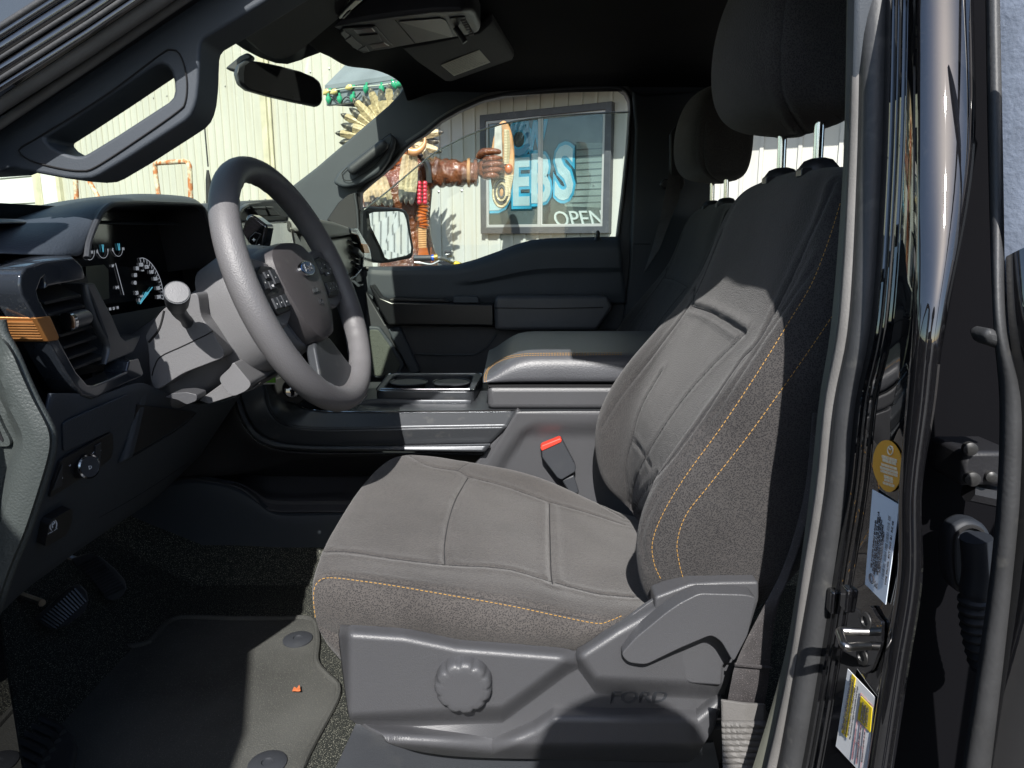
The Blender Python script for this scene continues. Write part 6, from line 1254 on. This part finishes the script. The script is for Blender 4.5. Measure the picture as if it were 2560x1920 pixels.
# oval fan held upright
def oval(cx, cy, rx, ry, dy, k=48, tilt=.03): return [ST(cx + rx * cos(a) + ry * sin(a) * tilt, cy - ry * sin(a) + rx * cos(a) * tilt, dy) for a in [2 * pi * i / k for i in range(k)]]
MB().prism(oval(1565, 510, 120, 425, -.26), oval(1565, 510, 112, 415, -.16)).out('held_fan', M['tan'], st_, bevel=.015)
for k in range(4):
    rr_ = 108 - k * 22; MB().tube(oval(1555, 790, rr_ * .75, 145 - k * 30, -.265), .012, 6, closed=True).out('fan_coil', M['cream'] if k % 2 == 0 else M['ftip'], st_)
for k in range(22):
    y = 180 + k * 15.5; MB().tube([ST(1580, y, -.27), ST(1640 - abs(k - 10), y + 6, -.265)], .0085, 6).out('fan_quill', M['cream'], st_)
for k in range(12):
    y = 640 + k * 17; MB().tube([ST(1590, y, -.27), ST(1672 - k * 3, y - 12, -.265)], .010, 6).out('fan_quill', M['cream'], st_)
MB().ball(ST(1625, 560, -.27), (.035, .02, .04), 10, 8).out('fan_boss', M['face'], st_)
slab('fan_board', cS((1488, 150), (1556, 128), (1566, 470), (1478, 470)), mat('weathered_grey_board', (.36, .35, .30), .5, var=(20, .2)), st_, Y=SY - .31, thick=.04, bevel=.004)
for x in (745, 800):
    for k in range(6): MB().ball(ST(x, 705 + k * 37, -.24), .022, 10, 6).out('bead', mat('red_painted_bead', (.5, .03, .05), .2, coat=1) if 'rb' not in M else M['rb'], st_)
for k in range(9):
    MB().tube([ST(735, 1160 + k * 22, -.22), ST(815, 1156 + k * 22, -.22)], .010, 6).out('fringe_wrap', M['tan'], st_)
MB().tube(spline([ST(780 + 8 * sin(k), 900 + k * 27, -.2) for k in range(10)], 40), [.045 + .008 * sin(k * 1.3) for k in range(40)], 8).out('braid', M['face'], st_)
for k in range(8): MB().tube([ST(750 + k * 9, 1340, -.22), ST(735 + k * 14, 1430, -.22)], .008, 5).out('fringe_tassel', M['face'], st_)
MB().box((ST(600, 3650).x, SY, GZ + .06), (.9, .7, .14)).out('plinth', M['wood'], st_, bevel=.02)
# ------------------------------------------------------------------ motorcycle just beyond the far door
BY = 3.9
def BK(x, y, dy=0): q = cS((x, y))[0]; return P(q[0], q[1], BY + dy)
M['bsteel'] = mat('dull_alloy', (.30, .30, .29), .35, metal=.8, var=(40, .3))
bar = MB().tube(spline([BK(870, 1440), BK(960, 1445, .02), BK(1040, 1480, .08), BK(1150, 1540, .18), BK(1200, 1700, .3)], 24), .011, 8).out('motorbike', M['bsteel'], None)
label(bar, 'parked motorbike whose handlebar grip shows above the far door sill', 'motorbike')
MB().tube([BK(688, 1442), BK(700, 1442), BK(862, 1440), BK(868, 1440)], [.014, .0175, .0175, .014], 12).out('grip', M['rubber'], bar)
MB().tube([BK(868, 1440), BK(888, 1440)], .020, 12).out('throttle_ring', mat('blue_ring', (.03, .1, .5), .3), bar)
MB().tube([BK(892, 1438), BK(925, 1430)], .020, 12).out('lever_perch', mat('gold_anodised', (.55, .35, .08), .3, metal=.7), bar)
MB().tube(spline([BK(940, 1470, -.03), BK(860, 1505, -.05), BK(760, 1490, -.06), BK(700, 1485, -.06)], 12), .007, 8).out('brake_lever', M['bsteel'], bar)
MB().tube([BK(1010, 1410), BK(1050, 1400), BK(1055, 1376)], .02, 8).out('reservoir', M['bsteel'], bar); MB().box(BK(1028, 1385), (.04, .04, .02)).out('reservoir_cap', M['blk'], bar, bevel=.004)
for k in range(4): MB().tube(spline([BK(930 + k * 25, 1480, -.02), BK(1000 + k * 20, 1515, -.04), BK(1080 + k * 10, 1560 + 10 * k, .0)], 10), .006, 6).out('cable', M['blk'], bar)
c = BK(1110, 1530, .1); slab('front_cowl', [BK(x, y, .05) for x, y in ((1070, 1475), (1110, 1470), (1200, 1530), (1400, 1800), (1100, 1800))], mat('yellow_bodywork', (.65, .45, .03), .3, coat=.8), bar, thick=.12, dirn=(0, 1, 0), bevel=.02)
for dx in (-.1, 1.2):
    wc = Vector((c.x + dx, BY + .25, GZ + .31)); MB().tube([wc + Vector((.27 * cos(a), 0, .27 * sin(a))) for a in [2 * pi * k / 32 for k in range(32)]], .045, 10, closed=True).out('wheel', M['rubber'], bar)
MB().tube([Vector((c.x - .1, BY + .25, GZ + .31)), Vector((c.x - .02, BY + .25, c.z - .1))], .03, 8).out('fork', M['bsteel'], bar)
MB().box((c.x + .55, BY + .25, GZ + .55), (.55, .2, .3)).out('engine', M['bsteel'], bar, bevel=.04); MB().box((c.x + .75, BY + .25, GZ + .86), (.8, .22, .10)).out('saddle', M['blk'], bar, bevel=.04)
MB().tube([Vector((c.x - .02, BY + .25, c.z - .2)), Vector((c.x + .9, BY + .25, GZ + .7)), Vector((c.x + 1.2, BY + .25, GZ + .31))], .03, 8).out('frame', M['bsteel'], bar)
# ------------------------------------------------------------------ the photographer, whose shadow falls on the seat base
pe = Vector((.06, -.82, GZ)); M['skin'] = mat('skin', (.42, .25, .17), .5); M['shirt'] = mat('navy_jacket', (.03, .035, .06), .8, bump=(60, .3)); M['jean'] = mat('blue_denim', (.05, .08, .15), .85, bump=(400, .3))
def skin(name, V, E, R, m, parent=None, origin=None):
    me = bpy.data.meshes.new(name); c0 = Vector(V[0]); me.from_pydata([Vector(v) - c0 for v in V], E, []); o = bpy.data.objects.new(name, me); S.collection.objects.link(o); me.materials.append(m)
    o.location = c0 - (WORLD[parent.name] if parent else Vector()); o.parent = parent; WORLD[o.name] = c0
    s_ = o.modifiers.new('skin', 'SKIN'); s_.use_smooth_shade = True; sv = me.skin_vertices[0].data
    for i, r in enumerate(R): sv[i].radius = (r, r) if not isinstance(r, tuple) else r
    sv[0].use_root = True; u = o.modifiers.new('s', 'SUBSURF'); u.levels = 2; u.render_levels = 2; return o
def B_(x, y, z): return pe + Vector((x, y, z * .98))
BV = [B_(0, 0, .95), B_(0, .01, 1.15), B_(0, .0, 1.38), B_(0, .01, 1.50), B_(0, .03, 1.58), B_(0, .05, 1.66), B_(0, .04, 1.74)]
BR = [(.15, .11), (.14, .10), (.15, .105), .055, .075, .088, .06]; BE = [(0, 1), (1, 2), (2, 3), (3, 4), (4, 5), (5, 6)]
for sg in (-1, 1):
    k = len(BV); BV += [B_(sg * .155, 0, 1.42), B_(sg * .17, .06, 1.22), B_(sg * .11, .19, 1.42), B_(sg * .085, .225, 1.46)]; BR += [.055, .045, .030, .026]; BE += [(2, k), (k, k + 1), (k + 1, k + 2), (k + 2, k + 3)]
    k = len(BV); BV += [B_(sg * .10, 0, .85), B_(sg * .11, .02, .48), B_(sg * .12, -.02, .09), B_(sg * .13, .12, .04)]; BR += [.09, .06, .042, .035]; BE += [(0, k), (k, k + 1), (k + 1, k + 2), (k + 2, k + 3)]
pers = skin('person', BV, BE, BR, M['skin']); label(pers, 'person in a navy jacket standing outside and holding up a phone', 'person')
skin('jacket', [B_(0, 0, .93), B_(0, .01, 1.15), B_(0, .0, 1.38), B_(0, .005, 1.46), B_(-.155, 0, 1.42), B_(-.17, .06, 1.22), B_(-.12, .175, 1.40), B_(.155, 0, 1.42), B_(.17, .06, 1.22), B_(.12, .175, 1.40)], [(0, 1), (1, 2), (2, 3), (2, 4), (4, 5), (5, 6), (2, 7), (7, 8), (8, 9)], [(.17, .13), (.16, .12), (.17, .12), .07, .07, .06, .042, .07, .06, .042], M['shirt'], pers)
skin('trousers', [B_(0, 0, .93), B_(-.10, 0, .85), B_(-.11, .02, .48), B_(-.12, -.02, .12), B_(.10, 0, .85), B_(.11, .02, .48), B_(.12, -.02, .12)], [(0, 1), (1, 2), (2, 3), (0, 4), (4, 5), (5, 6)], [(.16, .12), .10, .075, .06, .10, .075, .06], M['jean'], pers)
MB().ball(B_(0, .02, 1.69), (.092, .105, .095), 16, 12).out('hair', M['dark'], pers)
MB().ball(B_(0, .02, 1.745), (.118, .135, .07), 20, 10).out('cap', M['shirt'], pers)
for sg in (-1, 1):
    MB().ball(B_(sg * .03, .128, 1.665), .012, 8, 6).out('eye', M['white'], pers)
    MB().box(B_(sg * .13, .06, .03), (.10, .26, .07)).out('shoe', M['blk'], pers, bevel=.03, bseg=3)
    for f in range(4):
        MB().tube(spline([B_(sg * .085, .235, 1.485 - f * .018), B_(sg * .088, .262, 1.487 - f * .018), B_(sg * .074, .268, 1.487 - f * .018)], 8), .0085, 8).out('finger', M['skin'], pers)
    MB().tube(spline([B_(sg * .085, .222, 1.47), B_(sg * .06, .232, 1.465), B_(sg * .045, .234, 1.475)], 8), .010, 8).out('thumb', M['skin'], pers)
MB().ball(B_(0, .148, 1.63), (.013, .02, .018), 8, 6).out('nose', M['skin'], pers); MB().tube([B_(-.02, .135, 1.595), B_(.02, .135, 1.595)], .005, 6).out('mouth', mat('lips', (.35, .12, .1), .5), pers)
ph = MB().box((CAM.x, CAM.y - .03, CAM.z), (.16, .012, .075)).out('phone', M['blk'], None, bevel=.006, bseg=3); label(ph, 'black phone held up in both hands outside the open door', 'phone')
